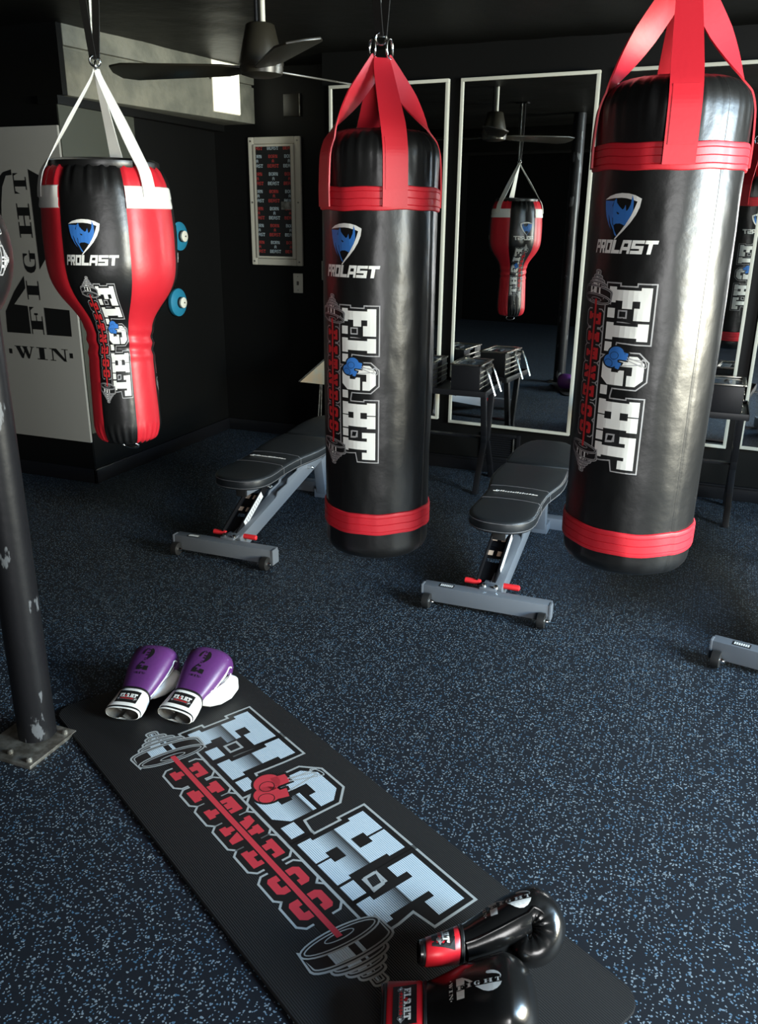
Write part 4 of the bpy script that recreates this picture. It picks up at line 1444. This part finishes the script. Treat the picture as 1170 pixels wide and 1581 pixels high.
# ------------------------------------------------------------------ exercise mat
MD = Vector((.868, -.497, 0)).normalized(); MN = Vector((-MD.y, MD.x, 0))
org = Vector((-1.335, 1.824, 0))
corner = Vector((-1.80, 1.775, 0))
ym = thing('exercise_mat', 'black ridged exercise mat printed with a large silver and red FIGHT logo', 'mat', corner, math.atan2(MD.y, MD.x))
ML, MW = 1.80, .585
rcorn = .055
ol = []
for cx, cy, a0 in ((ML - rcorn, rcorn, -90), (ML - rcorn, MW - rcorn, 0), (rcorn, MW - rcorn, 90), (rcorn, rcorn, 180)):
    ol += [(cx + rcorn * math.cos(R(a0 + k * 15)), cy + rcorn * math.sin(R(a0 + k * 15))) for k in range(7)]
MB().prism(ol, 0.0, .010, Matrix.Identity(4)).build('mat_body', M_mat, ym, bevel=.003)
_o = ym.matrix_basis.inverted() @ org
cc = .2136
_sh = [(p, hl, 'red' if k == 'accent' else k, l) for p, hl, k, l in FIGHT]
decal('printed_logo', _sh, [M_silver_grad, M_matgrey, M_print_k, M_matred], ['white', 'grey', 'black', 'red'],
      lambda u, v, h: (_o.x + u * cc, _o.y + v * cc * .98, .0102 + h * .00010), ym, step=(0, 0))

# ------------------------------------------------------------------ gloves
def loft(stations, n=36, ex=2.5):
    """stations: (centre, right dir Y half width, normal dir, half height)"""
    vs, fs = [], []
    for c, yv, hw, nv, hh in stations:
        for k in range(n):
            a = 2 * PI * k / n
            ca, sa = math.cos(a), math.sin(a)
            x = math.copysign(abs(ca) ** (2 / ex), ca) * hw
            z = math.copysign(abs(sa) ** (2 / ex), sa) * hh
            vs.append(c + yv * x + nv * z)
    for i in range(len(stations) - 1):
        for k in range(n):
            fs.append((i * n + k, i * n + (k + 1) % n, (i + 1) * n + (k + 1) % n, (i + 1) * n + k))
    return vs, fs


def glove(label, loc, rot, roll, lift, M_main, M_palm, M_cuff, M_patch_ink, logo_mat, thumb_side, trim, tsz=1.0, size=1.0, tilt=0):
    t = thing('boxing_glove', label, 'boxing glove', loc, 0, 'boxing gloves lying on the mat')
    t.matrix_basis = Matrix.Translation(loc) @ Matrix.Rotation(rot, 4, 'Z') @ Matrix.Rotation(roll, 4, 'X') @ Matrix.Translation((0, 0, lift)) @ Matrix.Scale(size, 4)
    Yv = Vector((0, 1, 0))
    st = []
    for x, z, hw, hh in ((.080, .046, .054, .034), (.095, .050, .057, .036), (.120, .060, .063, .040), (.150, .073, .070, .045), (.180, .087, .075, .048), (.205, .098, .077, .048)):
        sl = .34 if .09 < x < .19 else .22
        nv = Vector((-sl, 0, 1)).normalized()
        st.append((Vector((x, 0, z)), Yv, hw, nv, hh))
    cx, cz, ra = .210, .073, .036
    for a in range(80, -121, -8):
        q = (80 - a) / 200
        nv = Vector((math.cos(R(a)), 0, math.sin(R(a))))
        hw = .078 - .016 * q ** 1.6
        hh = .047 - .013 * q
        pk = 1 + .0
        st.append((Vector((cx, 0, cz)) + nv * ra, Yv, hw, nv, hh))
    n = 72
    vs, fs = loft(st, n)
    # creases on the inside of the curl
    for i in range(6, len(st)):
        c = st[i][0]
        q = min(1, (i - 5) / 6)
        for k in range(n):
            a = 2 * PI * k / n
            inside = max(0, .35 - math.sin(a))
            vs[i * n + k] = Vector(vs[i * n + k])
            crease = .0022 * q * math.sin((i * 1.9)) * min(1, inside)
            vs[i * n + k] += (vs[i * n + k] - c).normalized() * crease
    # rounded end
    last = len(st) - 1
    c, yv, hw, nv, hh = st[-1]
    tv = Vector((nv.z, 0, -nv.x))
    for j, q in enumerate((.88, .62, .25)):
        s_ = len(vs)
        for k in range(n):
            p = vs[last * n + k]
            vs.append(c + (p - c) * q + tv * (.010 + .012 * j) * (1 if j else .8))
        base = s_ - n
        for k in range(n):
            fs.append((base + k, base + (k + 1) % n, s_ + (k + 1) % n, s_ + k))
    fs.append(tuple(len(vs) - n + k for k in range(n)))
    mi = []
    for f in fs:
        if len(f) > 4:
            mi.append(0); continue
        i = f[0] // n; k = f[0] % n
        a = 360 * k / n
        mi.append(1 if (185 < a < 355 and i < 6) else 0)
    mb = MB(); mb.v = [tuple(v) for v in vs]; mb.f = fs; mb.mi = mi
    body = mb.build('glove_body', [M_main, M_palm], t, smooth=True)
    # body for logo projection
    dg_me = body.data
    bvh = BVHTree.FromPolygons([v.co.copy() for v in dg_me.vertices], [tuple(p.vertices) for p in dg_me.polygons])
    # piping along the sides
    for s_ in (-1, 1):
        pts = [c + yv * hw * s_ * 1.0 - nv * .002 for c, yv, hw, nv, hh in st[:12]]
        MB().tube(pts, .0028, 8).build('side_seam', trim, t, smooth=True)
    # thumb
    s_ = thumb_side
    tp = [Vector((.085, .040 * s_, .040)), Vector((.110, .058 * s_, .036)), Vector((.140, .076 * s_, .036)), Vector((.172, .088 * s_, .040)), Vector((.202, .090 * s_, .046)), Vector((.226, .082 * s_, .052)), Vector((.240, .070 * s_, .056))]
    tp = [p_ * 1.0 + Vector((0, -.016 * s_ * (1 - tsz) * 2.2, 0)) for p_ in tp]
    mbt = MB().tube(tp, [q_ * tsz for q_ in (.016, .026, .031, .033, .032, .025, .010)], 20, flat=.95)
    th = mbt.build('thumb', M_palm, t, smooth=True)
    MB().tube([p + Vector((.0, -.002 * s_, r_ * .95)) for p, r_ in zip(tp[1:-1], (.026, .032, .035, .034, .027))], .0022, 6).build('thumb_seam', trim, th, smooth=True)
    # cuff: outer sleeve, dark piping, lining
    cst = []
    for x, z, hw, hh in ((.000, .030, .063, .025), (.003, .030, .065, .027), (.035, .035, .062, .031), (.066, .043, .057, .035), (.070, .044, .054, .033)):
        cst.append((Vector((x, 0, z)), Yv, hw, Vector((0, 0, 1)), hh))
    vs, fs = loft(cst, 48, 2.6)
    cu = MB().add(vs, fs).build('cuff', M_cuff, t, smooth=True)
    for x, z, hw, hh, m in ((.073, .0445, .0560, .0365, M_print_k), (-.003, .030, .0620, .0245, M_print_k), (-.008, .030, .062, .023, trim)):
        v2, f2 = loft([(Vector((x - .004, 0, z)), Yv, hw - .002, Vector((0, 0, 1)), hh - .002), (Vector((x - .002, 0, z)), Yv, hw, Vector((0, 0, 1)), hh), (Vector((x + .003, 0, z)), Yv, hw, Vector((0, 0, 1)), hh), (Vector((x + .005, 0, z)), Yv, hw - .002, Vector((0, 0, 1)), hh - .002)], 48, 2.6)
        MB().add(v2, f2).build('binding', m, cu, smooth=True)
    # lining, pinched in the middle like an opening
    lst = []
    for x, sc1 in ((-.010, .96), (.006, .90), (.030, .80), (.050, .3)):
        lst.append((Vector((x, 0, .030)), Yv, .061 * sc1, Vector((0, 0, 1)), .023 * sc1))
    vs, fs = loft(lst, 48, 2.4)
    for i in range(len(vs)):
        yq = vs[i].y
        pin = math.exp(-(yq / .014) ** 2)
        vs[i].z = .030 + (vs[i].z - .030) * (1 - .55 * pin)
    fs.append(tuple(3 * 48 + k for k in range(48)))
    lo_ = MB().add(vs, fs).build('lining', M_lining, cu, smooth=True)
    # closure strap across the wrist
    # label patch on the cuff
    cbv = BVHTree.FromPolygons([v.co.copy() for v in cu.data.vertices], [tuple(p.vertices) for p in cu.data.polygons])

    def proj(bv, x, y, h, fallback, piv=.06):
        Tm = Matrix.Translation((0, 0, piv)) @ Matrix.Rotation(R(tilt), 4, 'X')
        dn = Tm.to_3x3() @ Vector((0, 0, -1))
        hit = bv.ray_cast(Tm @ Vector((x, y, .3)), dn)
        if hit[0] is None:
            return Tm @ Vector((x, y, fallback - piv))
        nrm = hit[1]
        if nrm.dot(dn) > 0:
            nrm = -nrm
        return hit[0] + nrm * (.0008 + h * .00025)
    tx = -1        # reading direction seen from the cuff end
    pw, ph = .078, .046
    patch = [(rect(-pw / 2, -ph / 2, pw / 2, ph / 2), [], 'k', 0)]
    ks = .0136
    for p, hl, k, l in FIGHT:
        if l == 0 or l == .1:
            continue
        q = [((a - 2.33) * ks, (b - .12) * ks) for a, b in p]
        q2 = [[((a - 2.33) * ks, (b - .12) * ks) for a, b in h_] for h_ in hl]
        patch.append((q, q2, {'white': 'w', 'grey': 'g', 'black': 'k', 'red': 'r', 'accent': 'r'}[k], 1 + l * .3))
    decal('cuff_label', patch, [M_print_k, M_print_w, M_print_g, M_print_r], ['k', 'w', 'g', 'r'],
          lambda u, v, h: proj(cbv, .035 + v, -u, h, .07, .030), cu, step=(.012, .012))
    lk = .082
    decal('printed_logo', two_logo('k'), [logo_mat], ['k'],
          lambda u, v, h: proj(bvh, .132 + v * lk, -u * lk * .95, h, .10), body, step=(.1, .1))
    return t


glove('purple boxing glove with white cuff, nearer the column', (-1.552, 1.812, .0115), R(97), R(-3), .002, M_purple, M_whiteleather, M_whiteleather, None, M_print_k, -1, M_whiteleather, .66, .95)
glove('purple boxing glove with big white thumb, farther from the column', (-1.397, 1.860, .0115), R(94), R(5), .004, M_purple, M_whiteleather, M_whiteleather, None, M_print_k, -1, M_whiteleather, 1.0, .95)
glove('black boxing glove with red cuff lying on its side showing the curled fist', (-.378, 1.248, .094), R(22), R(-50), -.024, M_blackleather, M_blackleather, M_redleather, None, M_print_w, 1, M_blackleather, .8, 1.0, 46)
glove('black boxing glove with red cuff lying back up at the bottom of the picture', (-.416, 1.135, .0115), R(19), R(6), .005, M_blackleather, M_blackleather, M_redleather, None, M_print_w, -1, M_blackleather)
